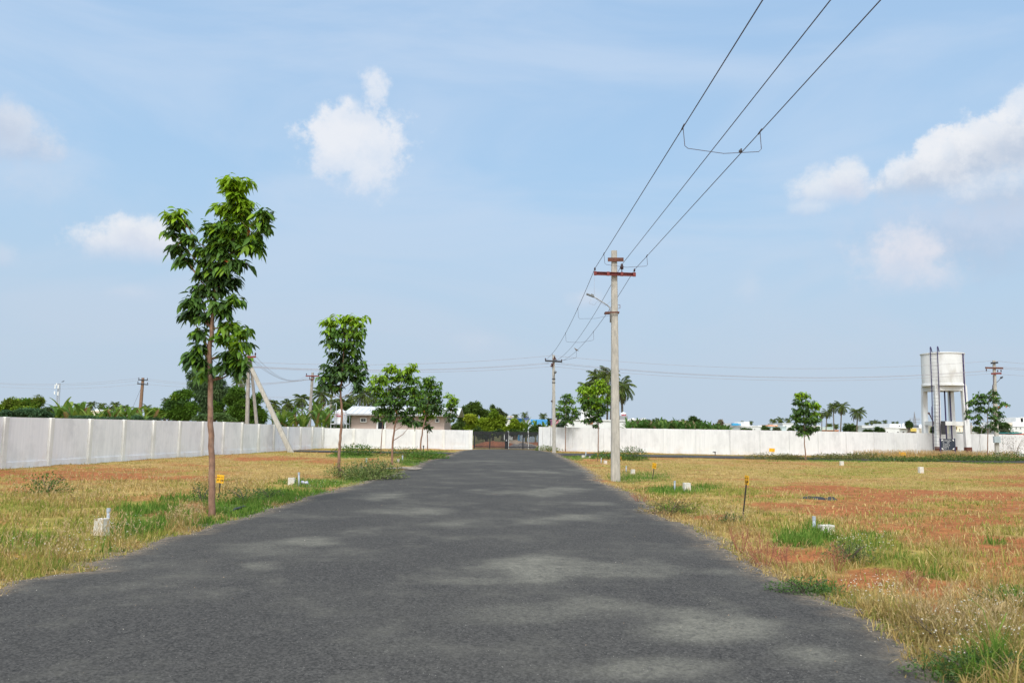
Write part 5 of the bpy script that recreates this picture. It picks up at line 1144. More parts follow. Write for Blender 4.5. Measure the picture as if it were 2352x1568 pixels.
def seedgrass(label, uvs, n, h0, h1, name, colr):
    P, D, Ls, C = [], [], [], []
    for _ in range(n):
        u0, v0, ru, rv = random.choice(uvs); a_ = random.uniform(0, 6.28); q = math.sqrt(random.random()); p = G(u0 + ru * q * math.cos(a_), v0 + rv * q * math.sin(a_))
        if bool(on_road(np.array([p.x]), np.array([p.y]), .0)[0]): continue
        h = random.uniform(h0, h1); P.append(p); d = Vector((random.gauss(0, .28), random.gauss(0, .28), 1)); D.append(d); Ls.append(h); C.append(np.array(colr) * random.uniform(.6, 1.25))
        e = p + d.normalized() * h * .72
        for k in range(5): P.append(e + d * random.uniform(0, .28) * h); D.append(d + Vector((random.gauss(0, .4), random.gauss(0, .4), 0))); Ls.append(.05); C.append(np.array((.50, .38, .20)) * random.uniform(.7, 1.2))
    P, D, Ls, C = map(np.array, (P, D, Ls, C)); Yd = np.maximum(1, P[:, 1] / 7)
    o = leaves(name, P, D, Ls, .0055 * Yd ** .8, C, .12, BLADE, simple=True); o['kind'] = 'stuff'; tag(o, label, 'grass')
seedgrass('tall thin grass stalks with pale seed heads', [(2230, 1480, 120, 50), (2280, 1470, 90, 60), (2130, 1450, 60, 30), (250, 1250, 120, 28), (100, 1290, 120, 30), (440, 1215, 60, 12), (150, 1160, 150, 30), (850, 1085, 70, 14), (1650, 1215, 90, 18), (520, 1130, 90, 14), (300, 1105, 280, 14)], 1350, .16, .42, 'tall_grass', (.36, .27, .10))
u5 = [(*Z5(900, 1068), 150, 3), (*Z5(1100, 1066), 60, 3), (*Z5(600, 1068), 90, 2), (*Z5(1450, 1072), 80, 3)]
seedgrass('dense band of tall straw grass around the foot of the water tower', [(a_, b_ + 4, c_, d_) for a_, b_, c_, d_ in u5], 2600, .25, .55, 'straw_grass', (.42, .30, .11))

# ------------------------------------------------------------------ background vegetation
def lobes_tree(label, lobes, Y, n, leafl, cols, name='broad_tree', cat='tree', dy=.9, droop=.2, trunk=True, slim=.45, group=None, mm=LEAFM):
    """lobes: (u, v, ru, rv) read at depth Y; every lobe is a clump of leaves in the crown"""
    us = sum(l[0] * l[2] for l in lobes) / sum(l[2] for l in lobes); b0 = gp(us, Y)
    t = thing(name, label, cat, b0, group=group)
    px = F / Y; tot = sum(l[2] * l[3] * 1.47 for l in lobes) / 1.35; P, D, C = [], [], []; tr = MB(); zlow = 1e9
    for u, v, ru, rv in [(l[0] + random.gauss(0, .22) * l[2], l[1] + random.gauss(0, .28) * l[3], l[2] * q, l[3] * q) for l in lobes for q in (.95, .6, .45)]:
        r = np.array([ru, (ru + rv) / 2 * dy, rv]) / px; c = np.array(At(u, v, Y) - b0); c[1] += random.uniform(-.4, .4) * r[1]
        zlow = min(zlow, c[2])
        sub = 5; m_ = max(30, int(n * ru * rv / tot))
        sc = c + rsph(sub * 3) * r * rng.uniform(.35, .78, (sub * 3, 1)); sr = r * .5
        sel = rng.integers(0, sub * 3, m_); d = rsph(m_)
        P.append(sc[sel] + d * sr * (rng.random((m_, 1)) ** .4)); D.append(d + [0, 0, .15] + rng.normal(size=(m_, 3)) * .5)
        base = cols[rng.integers(0, len(cols))] if rng.random() < .5 else cols[0]
        sv = rng.uniform(.72, 1.3, (sub * 3, 1)); cc = np.array(base)[None] * sv[sel] * rng.uniform(.7, 1.3, (m_, 1)); C.append(cc)
        if trunk: tr.tube([Vector((0, 0, max(.2, c[2] * .35))), Vector(c) * .6 + Vector((0, 0, c[2] * .1)), Vector(c)], [.10, .06, .02], 6)
    if trunk:
        tr.tube([Vector((0, 0, -.2)), Vector((0, 0, max(.3, zlow * .6))), Vector((0, 0, max(.5, zlow)))], [.2, .15, .1], 8)
    tr.build('trunk', BARKG, t, smooth=True) if trunk else None
    P, D, C = np.concatenate(P), np.concatenate(D), np.concatenate(C)
    keep = P[:, 2] > .05
    leaves('crown', P[keep], D[keep], leafl * rng.uniform(.6, 1.3, keep.sum()), leafl * slim, C[keep], droop, mm, t, simple=True)
    return t
GA, GB_, GC, GD = (.09, .18, .022), (.165, .25, .028), (.06, .12, .03), (.19, .26, .03)
BLU = (.065, .13, .06)
def zl_(zf, lst): return [(*zf(a_, b_), c_ * ZU, d_ * ZU) for a_, b_, c_, d_ in lst]
lobes_tree('broad yellow green tree at the far left above the wall', zl_(Z1, [(100, 590, 90, 60), (230, 590, 100, 60), (330, 600, 60, 55), (150, 660, 120, 50), (280, 660, 110, 50), (20, 640, 60, 50), (60, 690, 80, 40), (220, 700, 120, 40)]), 62, 7500, .24, [GB_, GA, (.13, .17, .025)])
lobes_tree('blue green feathery bush on top of the left wall', zl_(Z1, [(80, 690, 110, 35), (200, 680, 110, 35), (320, 690, 100, 32), (420, 705, 60, 22), (20, 710, 60, 22)]), 44, 4200, .16, [BLU, (.05, .10, .05)], name='feathery_bush', cat='bush', trunk=False)
lobes_tree('grey green shrub behind the bananas left of the mast', zl_(Z1, [(440, 660, 45, 40), (470, 690, 40, 30)]), 75, 1200, .25, [(.08, .12, .05)], name='shrub', cat='bush', trunk=False)
lobes_tree('round dense green tree left of the tall feathery tree', zl_(Z1, [(1600, 530, 60, 40), (1680, 520, 60, 45), (1560, 620, 90, 50), (1660, 620, 100, 60), (1450, 680, 80, 50), (1560, 700, 100, 50), (1680, 700, 100, 50), (1760, 650, 70, 70)]), 66, 11000, .25, [GA, GB_, GC])
lobes_tree('tall feathery grey green tree behind the leafy trunk', zl_(Z1, [(1780, 340, 60, 50), (1850, 330, 60, 50), (1780, 420, 60, 50), (1880, 420, 80, 50), (1980, 420, 80, 55), (1850, 500, 90, 60), (1980, 510, 90, 60), (2080, 480, 60, 60), (1870, 590, 90, 60), (2000, 600, 90, 60), (1900, 680, 80, 50), (2040, 690, 70, 50)]), 70, 12500, .28, [(.075, .125, .05), (.06, .105, .045), (.09, .14, .05)], droop=.8, slim=.28, name='feathery_tree')
lobes_tree('dense dark green tree behind the upright pole pair', zl_(Z2, [(130, 510, 70, 45), (60, 580, 80, 55), (170, 590, 90, 55), (290, 560, 60, 50), (60, 670, 80, 55), (170, 690, 90, 60), (290, 660, 80, 60), (350, 720, 50, 50), (90, 740, 100, 40), (250, 750, 100, 40), (-60, 640, 60, 60)]), 66, 12000, .25, [GA, GC, (.075, .14, .02)])
lobes_tree('pale feathery shrub leaning over the left wall', zl_(Z1, [(1800, 735, 70, 22), (1900, 725, 70, 28), (2010, 730, 80, 24), (2110, 750, 50, 16)]), 53, 2400, .17, [(.10, .17, .05), (.08, .14, .05)], name='feathery_bush', cat='bush', trunk=False)
lobes_tree('low hedge of feathery scrub along the left wall top', zl_(Z1, [(700, 728, 120, 14), (900, 735, 110, 12), (1100, 738, 110, 16), (1250, 730, 70, 24), (1400, 745, 80, 14)]), 50, 3200, .15, [BLU, (.06, .11, .05)], name='feathery_bush', cat='bush', trunk=False)
GTC = [(.20, .28, .022), (.27, .32, .028), (.14, .22, .02)]
lobes_tree('tall green tree at the back left behind the gate', zl_(Z3, [(170, 640, 55, 50), (110, 700, 60, 60), (230, 680, 70, 60), (310, 680, 60, 45), (100, 780, 70, 60), (60, 820, 50, 40), (350, 730, 60, 50)]), 98, 7000, .34, [(.08, .13, .022), (.11, .16, .025)])
lobes_tree('bright yellow green bushy tree right behind the gate', zl_(Z3, [(200, 740, 60, 45), (290, 790, 80, 55), (390, 770, 80, 55), (470, 760, 60, 50), (190, 820, 70, 40), (330, 840, 90, 40), (450, 830, 80, 45), (270, 850, 90, 35), (420, 720, 50, 40)]), 84, 9500, .28, GTC)
lobes_tree('bright bush at the right end of the trees behind the gate', zl_(Z3, [(590, 770, 45, 45), (540, 820, 60, 40), (610, 830, 55, 35), (650, 820, 25, 28)]), 82, 3600, .26, GTC)
lobes_tree('dark undergrowth behind the left half of the gate', zl_(Z3, [(260, 880, 60, 40), (330, 880, 70, 35), (430, 870, 70, 30), (560, 865, 80, 25), (700, 870, 100, 28)]), 78, 2600, .24, [(.04, .075, .02), (.055, .095, .025)], name='undergrowth', cat='bush', trunk=False)
lobes_tree('thin leaning tree poking above the gate trees', zl_(Z3, [(385, 640, 25, 25), (395, 660, 18, 18)]), 110, 500, .3, [(.08, .12, .04)])
lobes_tree('sparse leaning tree right of the gate trees', zl_(Z3, [(455, 665, 30, 22), (480, 690, 28, 18), (505, 700, 16, 14)]), 110, 600, .3, [(.10, .13, .06)])
lobes_tree('dark green shrub left of the right gate pillar', zl_(Z3, [(790, 835, 50, 28), (760, 840, 40, 22), (815, 815, 22, 22)]), 80, 1300, .24, [(.06, .10, .025), (.09, .13, .03)], name='shrub', cat='bush', trunk=False)
lobes_tree('bluish spiky shrub beside the pink house', zl_(Z3, [(1010, 800, 35, 18), (985, 805, 20, 14)]), 82, 500, .3, [(.10, .15, .10)], name='shrub', cat='bush', trunk=False, slim=.2)
lobes_tree('dense tree behind the house right end', zl_(Z2, [(2170, 690, 50, 60), (2210, 740, 60, 60), (2150, 800, 60, 40)]), 96, 1800, .34, [(.08, .13, .03)])
lobes_tree('dark low scrub behind the water tank stand', zl_(Z2, [(1050, 620, 60, 30), (1130, 760, 30, 60), (1000, 790, 60, 40), (1080, 800, 60, 30), (1150, 640, 50, 25)]), 90, 1800, .32, [(.05, .10, .02), (.10, .15, .03)], name='shrub', cat='bush', trunk=False)
lobes_tree('light green tree above the banana field at the right', zl_(Z4, [(165, 745, 35, 22), (140, 775, 40, 22), (200, 770, 35, 20)]), 130, 1200, .42, [(.08, .14, .04)])
lobes_tree('pale leafless looking tree above the banana field', zl_(Z4, [(410, 770, 26, 24), (400, 790, 22, 16)]), 150, 500, .4, [(.24, .20, .12)])
fb = [(Z4, 650, 842, 45, 10, 'by the blue balconied block'), (Z4, 830, 835, 28, 20, 'before the long low white block'), (Z4, 925, 835, 28, 18, 'before the pale aqua block'), (Z4, 1055, 842, 22, 14, 'left of the lone upright tree'), (Z4, 1590, 825, 60, 30, 'at the foot of the right palms'),
      (Z5, 390, 855, 45, 14, 'below the small white house'), (Z5, 500, 842, 40, 24, 'right of the peach house'), (Z5, 765, 790, 30, 28, 'behind the house with roof tanks'), (Z5, 230, 840, 60, 30, 'right of the last tall palm'), (Z5, 1000, 845, 32, 40, 'seen through the tower legs'), (Z5, 1410, 835, 60, 20, 'right of the water tower'), (Z5, 1640, 860, 55, 28, 'pale flowered and before the stepped white block'), (Z5, 1740, 878, 50, 14, 'low at the far right'), (Z5, 1620, 790, 60, 22, 'behind the far right grey house'), (Z3, 910, 770, 28, 30, 'right of the blue shed')]
for zf, x, y, a_, b_, lab in fb:
    c = (.06, .105, .03) if 'dark' not in lab else GC
    if 'pale' in lab: c = (.16, .19, .11)
    lobes_tree(f'small distant green tree {lab}', zl_(zf, [(x - a_ * .4, y, a_ * .6, b_), (x + a_ * .4, y + b_ * .2, a_ * .6, b_ * .8)]), 125 if zf is not Z5 else 135, 700, .42, [c, (.09, .14, .04)], group='distant trees behind the right wall')

# palms
def palm_crown(name, nf, Lf, seed, hang=.0, nleaf=26):
    rg = np.random.default_rng(seed); P, D, Ls, C = [], [], [], []; tri = MB()
    for i in range(nf):
        az = i * 2.4 + rg.normal() * .2; el = R(78) - R(125) * (i / nf) ** 1.0 + rg.normal() * .1 - hang
        h = np.array([math.cos(az), math.sin(az), 0]); L_ = Lf * rg.uniform(.85, 1.1); pts = []
        for s in np.linspace(0, 1, 9):
            e = el - 1.35 * s ** 1.4; 
            pts.append((pts[-1] + (h * math.cos(e) + np.array([0, 0, math.sin(e)])) * L_ / 8) if pts else np.zeros(3))
        pts = np.array(pts); tri.tube([Vector(q) for q in pts], [.03 * Lf / 2.5 * (1 - .8 * k / 8) + .004 for k in range(9)], 4, cap=False)
        side = np.array([-h[1], h[0], 0]); old = i > nf * .82
        base = np.array([.16, .15, .05]) if old else np.array([.085, .135, .035]) + rg.random() * np.array([.07, .07, .01])
        for q in range(nleaf):
            s = .14 + .86 * q / nleaf; f = s * 8; k = min(int(f), 7); p = pts[k] + (pts[k + 1] - pts[k]) * (f - k); tg = pts[k + 1] - pts[k]; tg = tg / np.linalg.norm(tg)
            for sg in (-1, 1):
                P.append(p); D.append(tg * .75 + side * sg * .8 + np.array([0, 0, -.25]) + rg.normal(size=3) * .08); Ls.append(Lf * .30 * math.sin(math.pi * (.12 + .8 * s)) * rg.uniform(.85, 1.1)); C.append(base * rg.uniform(.7, 1.3))
    P, D, Ls, C = map(np.array, (P, D, Ls, C))
    o = leaves(name, P, D, Ls, Lf * .022, C, .45, LEAFM, simple=True)
    st = tri.build('frond_ribs', mat('palm_rib', (.16, .17, .05)), None)
    return o, st
PROTO = []
for i in range(4):
    c, s = palm_crown('crown', 24 + 3 * (i % 2), 2.6, 100 + i, .12 * (i % 3)); PROTO.append((c, s))
PUSED = [False] * 4
TRUNK_P = mat('palm_trunk', (.20, .165, .13), (.11, .09, .07), 6, .95, .4, (1, 1, 6))
def palm(label, u, v, ru, Y, group, vi=0, lean=0, tmin=.12):
    c = At(u, v, Y); s = ru / F * Y / 2.35
    b0 = gp(u - lean, Y)
    t = thing('coconut_palm', label, 'palm', b0, group=group)
    lc = c - b0
    r = .13 * min(s, 1.0) + .03
    MB().tube([Vector((0, 0, -.2)), Vector((lc.x * .35, 0, lc.z * .4)), Vector((lc.x * .8, 0, lc.z * .8)), lc], [r * 1.3, r, r * .9, r * .8], 8).build('trunk', TRUNK_P, t, smooth=True)
    k = vi % 4
    if PUSED[k]:
        cr_, rb = PROTO[k][0].copy(), PROTO[k][1].copy(); COL.objects.link(cr_); COL.objects.link(rb)
    else: cr_, rb = PROTO[k]; PUSED[k] = True
    for o in (cr_,): o.parent = t; o.location = lc; o.scale = (s, s, s); o.rotation_euler = (0, 0, vi * 1.7)
    rb.parent = cr_; rb.location = (0, 0, 0)
    return t
ORD = ['first', 'second', 'third', 'fourth', 'fifth', 'sixth', 'seventh', 'eighth', 'ninth', 'tenth', 'eleventh', 'twelfth', 'thirteenth', 'fourteenth', 'fifteenth']
vi = 0
def palm_row(fmt, zf, lst, Y, group):
    global vi
    for k, (x, y, r, *o) in enumerate(sorted(lst)):
        u, v = zf(x, y); palm(fmt.format(ORD[k]), u, v, r * ZU, o[0] if o else Y, group, vi, lean=random.uniform(-4, 4) * r / 60); vi += 1
palm_row('{} small palm from the left in the hazy row beyond the left wall', Z1, [(830, 610, 54), (925, 615, 48), (1005, 640, 38), (1050, 612, 52), (1135, 635, 46), (1240, 648, 32), (1335, 635, 50), (1515, 575, 48)], 170, 'hazy palms beyond the left wall')
palm_row('{} palm from the left in the grove between the strut pole and the house', Z2, [(150, 395, 95, 88), (440, 600, 75), (570, 600, 75), (700, 555, 90, 86), (620, 650, 80), (880, 520, 110, 90), (820, 640, 90), (1010, 600, 80, 95), (1090, 590, 80, 95), (1150, 545, 70, 100), (1265, 520, 130, 92), (1350, 590, 95, 95), (500, 670, 80, 84)], 88, 'palm grove left of the house')
palm_row('{} small palm from the left above the blue shed', Z3, [(595, 712, 38), (680, 696, 40), (845, 712, 44), (985, 715, 34)], 135, 'palms above the blue shed')
palm_row('{} palm from the left in the tall cluster behind the big pole', Z3, [(1250, 455, 115, 92), (1345, 370, 130, 95), (1440, 330, 120, 92), (1470, 480, 130, 90), (1560, 440, 150, 94), (1290, 560, 110, 90)], 92, 'tall palm cluster behind the pole')
palm_row('{} tiny far palm from the left over the banana field', Z3, [(1850, 748, 20), (1882, 742, 24), (1940, 748, 22), (2115, 752, 22)], 230, 'far palms over the banana field')
palm_row('{} far palm from the left between white blocks left of the lone tree', Z4, [(612, 765, 18), (692, 770, 24), (895, 755, 40), (955, 745, 42), (1028, 752, 36)], 180, 'far palms left of the lone tree')
palm_row('{} palm from the left in the group right of the lone tree', Z4, [(1335, 695, 42), (1382, 680, 55), (1440, 625, 65), (1515, 625, 75), (1660, 680, 80), (1275, 750, 40), (1410, 795, 30, 170), (1462, 800, 30, 170), (1600, 800, 40, 150)], 120, 'palms right of the lone tree')
palm_row('{} small far palm from the left between the palm group and the tower', Z5, [(30, 795, 30), (100, 800, 32), (185, 790, 24), (380, 782, 24), (422, 765, 28), (460, 762, 30), (495, 775, 28), (545, 762, 26), (620, 770, 18), (656, 770, 18)], 200, 'far palms left of the tower')

# bananas
def banana_mesh(seed, nl=11):
    rg = np.random.default_rng(seed); V, T, C = [], [], []
    for i in range(nl):
        az = i * 2.4 + rg.normal() * .3; el = R(rg.uniform(60, 89)); L_ = rg.uniform(1.2, 1.8); wmax = rg.uniform(.10, .16); h = np.array([math.cos(az), math.sin(az), 0]); sd_ = np.array([-h[1], h[0], 0])
        n = 9; p = np.array([0, 0, 1.0 + .05 * i]); base = np.array([.085, .16, .025]) if rg.random() < .7 else np.array([.17, .24, .04])
        if rg.random() < .03: base = np.array([.25, .17, .07])
        o = len(V); bend = rg.uniform(.3, 1.9)
        for k in range(n + 1):
            s = k / n; e = el - bend * s ** 1.8; w_ = wmax * (0 if s < .16 else math.sin(math.pi * min(1, (s - .14) / .86 * .92 + .05)) ** .6) + .015
            up = -h * math.sin(e) + np.array([0, 0, math.cos(e)]); jag = rg.uniform(.82, 1.08, 2)
            V += [p, p + sd_ * w_ * jag[0] - up * w_ * -.35, p - sd_ * w_ * jag[1] - up * w_ * -.35]; C += [base * 1.25, base * rg.uniform(.8, 1.15), base * rg.uniform(.8, 1.15)]
            if k < n: a_ = o + 3 * k; T += [[a_, a_ + 3, a_ + 4, a_ + 1], [a_ + 3, a_, a_ + 2, a_ + 5]]
            p = p + (h * math.cos(e) + np.array([0, 0, math.sin(e)])) * L_ / n
    return np.array(V), np.array(T), np.array(C)
BP = []
for i in range(4):
    V, T, C = banana_mesh(300 + i); BP.append(np_mesh('leaves', V, quads=T, C=C, m=LEAF))
BST = MB().tube([(0, 0, -.1), (0, 0, .5), (0, 0, 1.4)], [.12, .10, .06], 8).build('stem', mat('banana_stem', (.18, .20, .07), (.14, .11, .05), 5, .8), smooth=True)
BU = [False] * 5
def banana(label, u, vtop, Y, vi, s=None, group='banana plants'):
    b0 = gp(u, Y); zt_ = At(u, vtop, Y).z; s = zt_ / 2.45
    t = thing('banana_plant', label, 'banana plant', b0, group=group); k = vi % 4
    if BU[k]: o = BP[k].copy(); COL.objects.link(o)
    else: o = BP[k]; BU[k] = True
    if BU[4]: q = BST.copy(); COL.objects.link(q)
    else: q = BST; BU[4] = True
    for x in (o, q): x.parent = t; x.scale = (s, s, s)
    o.rotation_euler = (0, 0, vi * 1.3)
bl_ = [(545, 590, 62), (600, 610, 60), (650, 625, 58), (720, 630, 57), (790, 680, 56), (860, 672, 58), (930, 668, 60), (1000, 660, 60), (1060, 645, 62), (1110, 655, 62), (1170, 665, 60), (1230, 660, 62), (1320, 660, 60), (1380, 670, 60), (500, 660, 60), (1280, 680, 58)]
for k, (x, y, Y) in enumerate(sorted(bl_)):
    banana(f'{ORD[k] if k < 15 else "sixteenth"} banana plant from the left above the left wall', *Z1(x, y), Y, k, group='banana plants above the left wall')
bl_ = [(455, 700, 72), (520, 690, 70), (575, 740, 70), (640, 700, 72), (690, 720, 72), (725, 680, 74), (860, 650, 76), (900, 700, 74), (830, 690, 74), (930, 680, 78), (600, 660, 78), (820, 620, 82), (890, 760, 72), (480, 760, 70)]
for k, (x, y, Y) in enumerate(sorted(bl_)):
    banana(f'{ORD[k]} banana plant from the left between the strut pole and the water tank', *Z2(x, y), Y, k + 3, group='banana plants before the palm grove')
for k, (x, y) in enumerate(((690, 752), (775, 768), (850, 785))): banana(f'{ORD[k]} banana plant from the left before the blue shed', *Z3(x, y), 84, k + 1, group='banana plants before the blue shed')
# banana field behind the right wall: one mass
P_, T_, C_ = [], [], []; off = 0
for i in range(330):
    u = random.uniform(1435, 1670); Y = random.uniform(72, 98); V, T, C = banana_mesh(1000 + i % 12, 7)
    vt = np.interp(u, [1440, 1520, 1600, 1640, 1668], [968, 966, 969, 972, 978]) + random.uniform(0, 8) ; s = At(u, vt, Y).z / 2.5; a_ = random.uniform(0, 6.28)
    b0 = gp(u, Y); ca, sa = math.cos(a_), math.sin(a_); Vr = np.stack([V[:, 0] * ca - V[:, 1] * sa, V[:, 0] * sa + V[:, 1] * ca, V[:, 2]], 1) * s + np.array(b0)
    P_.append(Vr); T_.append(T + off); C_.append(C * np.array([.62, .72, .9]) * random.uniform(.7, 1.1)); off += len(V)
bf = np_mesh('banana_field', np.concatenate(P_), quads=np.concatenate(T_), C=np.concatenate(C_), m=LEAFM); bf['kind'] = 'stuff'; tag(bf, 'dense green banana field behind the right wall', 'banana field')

# ------------------------------------------------------------------ house behind the left back wall
YH = 74.0
hb = gp(*[914, YH])
house = thing('house', 'beige single storey house with white ribbed metal roof', 'house', hb)
def LH(u, v, Y=YH): return At(u, v, Y) - hb
BEIGE = mat('beige_plaster', (.52, .41, .36), (.47, .37, .325), 2, .85)
x0, x1 = LH(807, 960).x, LH(1021, 960).x; ze = LH(900, 953).z
DEPH = 7.0
MB().box(((x0 + x1) / 2, DEPH / 2, ze / 2 - .1), (x1 - x0, DEPH, ze + .2)).build('wall', BEIGE, house)
xe0, xe1 = LH(787.5, 952, YH - .7).x, LH(1054, 953, YH - .7).x; zr = LH(860, 935, YH + 3.5).z
RF = mat('white_metal_roof', (.56, .57, .57), (.50, .51, .51), 2, .45)
rf = MB(); ye = -.7; yr = DEPH / 2
for sgn in (0, 1):
    y_e = ye if sgn == 0 else DEPH + .7
    A, B, C_2, D_ = Vector((xe0, y_e, ze)), Vector((xe1, y_e, ze)), Vector((xe1, yr, zr)), Vector((xe0, yr, zr)); th = Vector((0, 0, .07))
    rf.add([A, B, C_2, D_, A + th, B + th, C_2 + th, D_ + th], [(0, 1, 2, 3), (7, 6, 5, 4), (0, 4, 5, 1), (1, 5, 6, 2), (2, 6, 7, 3), (3, 7, 4, 0)])
    for k in range(20):
        s = (k + .5) / 20; rf.bar(A.lerp(B, s) + th, D_.lerp(C_2, s) + th, .06, .07)
roof = rf.build('roof', RF, house)
MB().box(((xe0 + xe1) / 2, ye - .06, ze - .0), (xe1 - xe0, .12, .13)).build('gutter', mat('gutter_grey', (.36, .36, .36)), roof)
gbl = MB()
for xx in (x0 + .02, x1 - .02): gbl.add([(xx, 0, ze), (xx, DEPH, ze), (xx, yr, zr - .06)], [(0, 1, 2)])
gbl.build('gable', BEIGE, house)
def opening(par, p0, p1, fw, frame_m, pane_m, y=-.03, mull=0, name='window'):
    xa, xb, za, zb_ = min(p0.x, p1.x), max(p0.x, p1.x), min(p0.z, p1.z), max(p0.z, p1.z)
    f = MB()
    for cx_, cz_, sx, sz in (((xa + xb) / 2, za + fw / 2, xb - xa, fw), ((xa + xb) / 2, zb_ - fw / 2, xb - xa, fw), (xa + fw / 2, (za + zb_) / 2, fw, zb_ - za - 2 * fw), (xb - fw / 2, (za + zb_) / 2, fw, zb_ - za - 2 * fw)):
        f.box((cx_, y, cz_), (sx, .10, sz))
    fo = f.build(name, frame_m, par)
    pn = MB().box(((xa + xb) / 2, y + .03, (za + zb_) / 2), (xb - xa - 2 * fw, .03, zb_ - za - 2 * fw))
    for i in range(mull): pn.box(((xa + xb) / 2, y + .01, za + fw + (zb_ - za - 2 * fw) * (i + .5) / mull), (xb - xa - 2 * fw, .03, .04))
    pn.build('pane', pane_m, fo); return fo
sur = MB(); q0, q1 = LH(*ZH(1240, 985)), LH(*ZH(1497, 1190)); sur.box(((q0.x + q1.x) / 2, -.02, (q0.z + q1.z) / 2), (q1.x - q0.x, .05, q0.z - q1.z)); sur.build('window_surround', mat('beige_band', (.50, .39, .34)), house)
opening(house, LH(*ZH(1270, 1025)), LH(*ZH(1462, 1165)), .07, WHITE, mat('window_grille', (.10, .10, .11)), -.07, 3)
MB().box((LH(*ZH(1370, 1090)).x, -.1, LH(*ZH(1370, 1090)).z), (.04, .03, .45)).build('mullion', STEELG, house)
opening(house, LH(*ZH(1785, 1050)), LH(*ZH(2055, 1700)), .14, WHITE, mat('shutter_dark', (.015, .018, .028)), -.05, 18, name='door')
for lab, u_ in (('left', 945), ('right', 1000)): opening(house, LH(u_, 960), LH(u_ + 9, 970), .06, WHITE, GLASS, -.05, 2)
opening(house, LH(1021, 958), LH(1021, 970), .05, WHITE, GLASS) if False else None
# water tank on a steel stand
YTk = 72.5
tkb = gp(782, YTk)
def LK(x, y, dy=0): q = At(*ZH(x, y), YTk) - tkb; q.y += dy; return q
stn = thing('tank_stand', 'grey steel stand carrying a white tank beside the house', 'stand', tkb)
f = MB(); zt_ = LK(500, 1200).z; xa, xb = LK(395, 1200).x, LK(880, 1200).x; dp = xb - xa; zr_ = LK(500, 940).z
for xx in (xa, xb):
    for yq in (-dp / 2, dp / 2): f.box((xx, yq, zt_ / 2), (.07, .07, zt_)); f.box((xx, yq, (zt_ + zr_) / 2), (.04, .04, zr_ - zt_))
for yq in (-dp / 2, dp / 2):
    f.box(((xa + xb) / 2, yq, zt_ - .04), (xb - xa, .09, .1)); f.box(((xa + xb) / 2, yq, zr_), (xb - xa, .035, .035))
for xx in (xa, xb): f.box((xx, 0, zt_ - .04), (.09, dp, .1)); f.box((xx, 0, zr_), (.035, dp, .035))
f.box(((xa + xb) / 2, 0, zt_ + .01), (dp - .12, dp - .12, .03)); f.build('frame', mat('grey_steel', (.42, .44, .46)), stn)
MB().tube([LK(560, 1330, -dp / 2 - .1), LK(572, 700, -dp / 2 - .1), LK(578, 610, -dp / 2 - .1), LK(560, 582, -dp / 2 - .1), LK(525, 582, -dp / 2 - .1), LK(510, 610, -dp / 2 - .1), LK(510, 650, -dp / 2 - .1)], .035, 8).build('vent_pipe', PVC, stn, smooth=True)
MB().tube([LK(800, 1330, -dp / 2 - .1), LK(800, 920, -dp / 2 - .1)], .06, 8).build('down_pipe', PVC, stn, smooth=True)
def poly_tank(label, c, r, h, ribs=9, band=True, txt=None):
    t = thing('water_tank', label, 'water tank', c)
    pr = [(r * .98, 0)]
    for i in range(ribs):
        z = h * .82 * i / ribs; d = h * .82 / ribs; pr += [(r, z + d * .15), (r, z + d * .75), (r * .965, z + d * .85), (r * .965, z + d)]
    pr += [(r, h * .83), (r * .97, h * .87), (r * .45, h * .92), (r * .40, h * .93), (r * .40, h * 1.0), (.02, h * 1.02)]
    MB().lathe(pr, 32).build('shell', TANKW, t, smooth=False)
    if band:
        cb = MB(); n = 14
        for i in range(n):
            a0, a1 = R(-140 + 100 * i / n), R(-140 + 100 * (i + 1) / n); R_ = r * 1.012
            for zz0, zz1 in ((h * .56, h * .66), (h * .46, h * .53)):
                cb.add([(R_ * math.cos(a0), R_ * math.sin(a0), zz0), (R_ * math.cos(a1), R_ * math.sin(a1), zz0), (R_ * math.cos(a1), R_ * math.sin(a1), zz1), (R_ * math.cos(a0), R_ * math.sin(a0), zz1)], [(0, 1, 2, 3)])
        cb.build('brand_band', mat('crimson_print', (.42, .03, .06)), t)
        if txt: text('lettering', txt, h * .09, INK, t, (0, -r * 1.03, h * .61), (R(90), 0, 0))
    return t
ta, tb = LK(455, 1185), LK(828, 1185)
poly_tank('white ribbed water tank with a red band beside the house', tkb + Vector(((ta.x + tb.x) / 2, 0, zt_ + .026)), (tb.x - ta.x) / 2, LK(600, 760).z - zt_ - .02, txt='CAVERI')

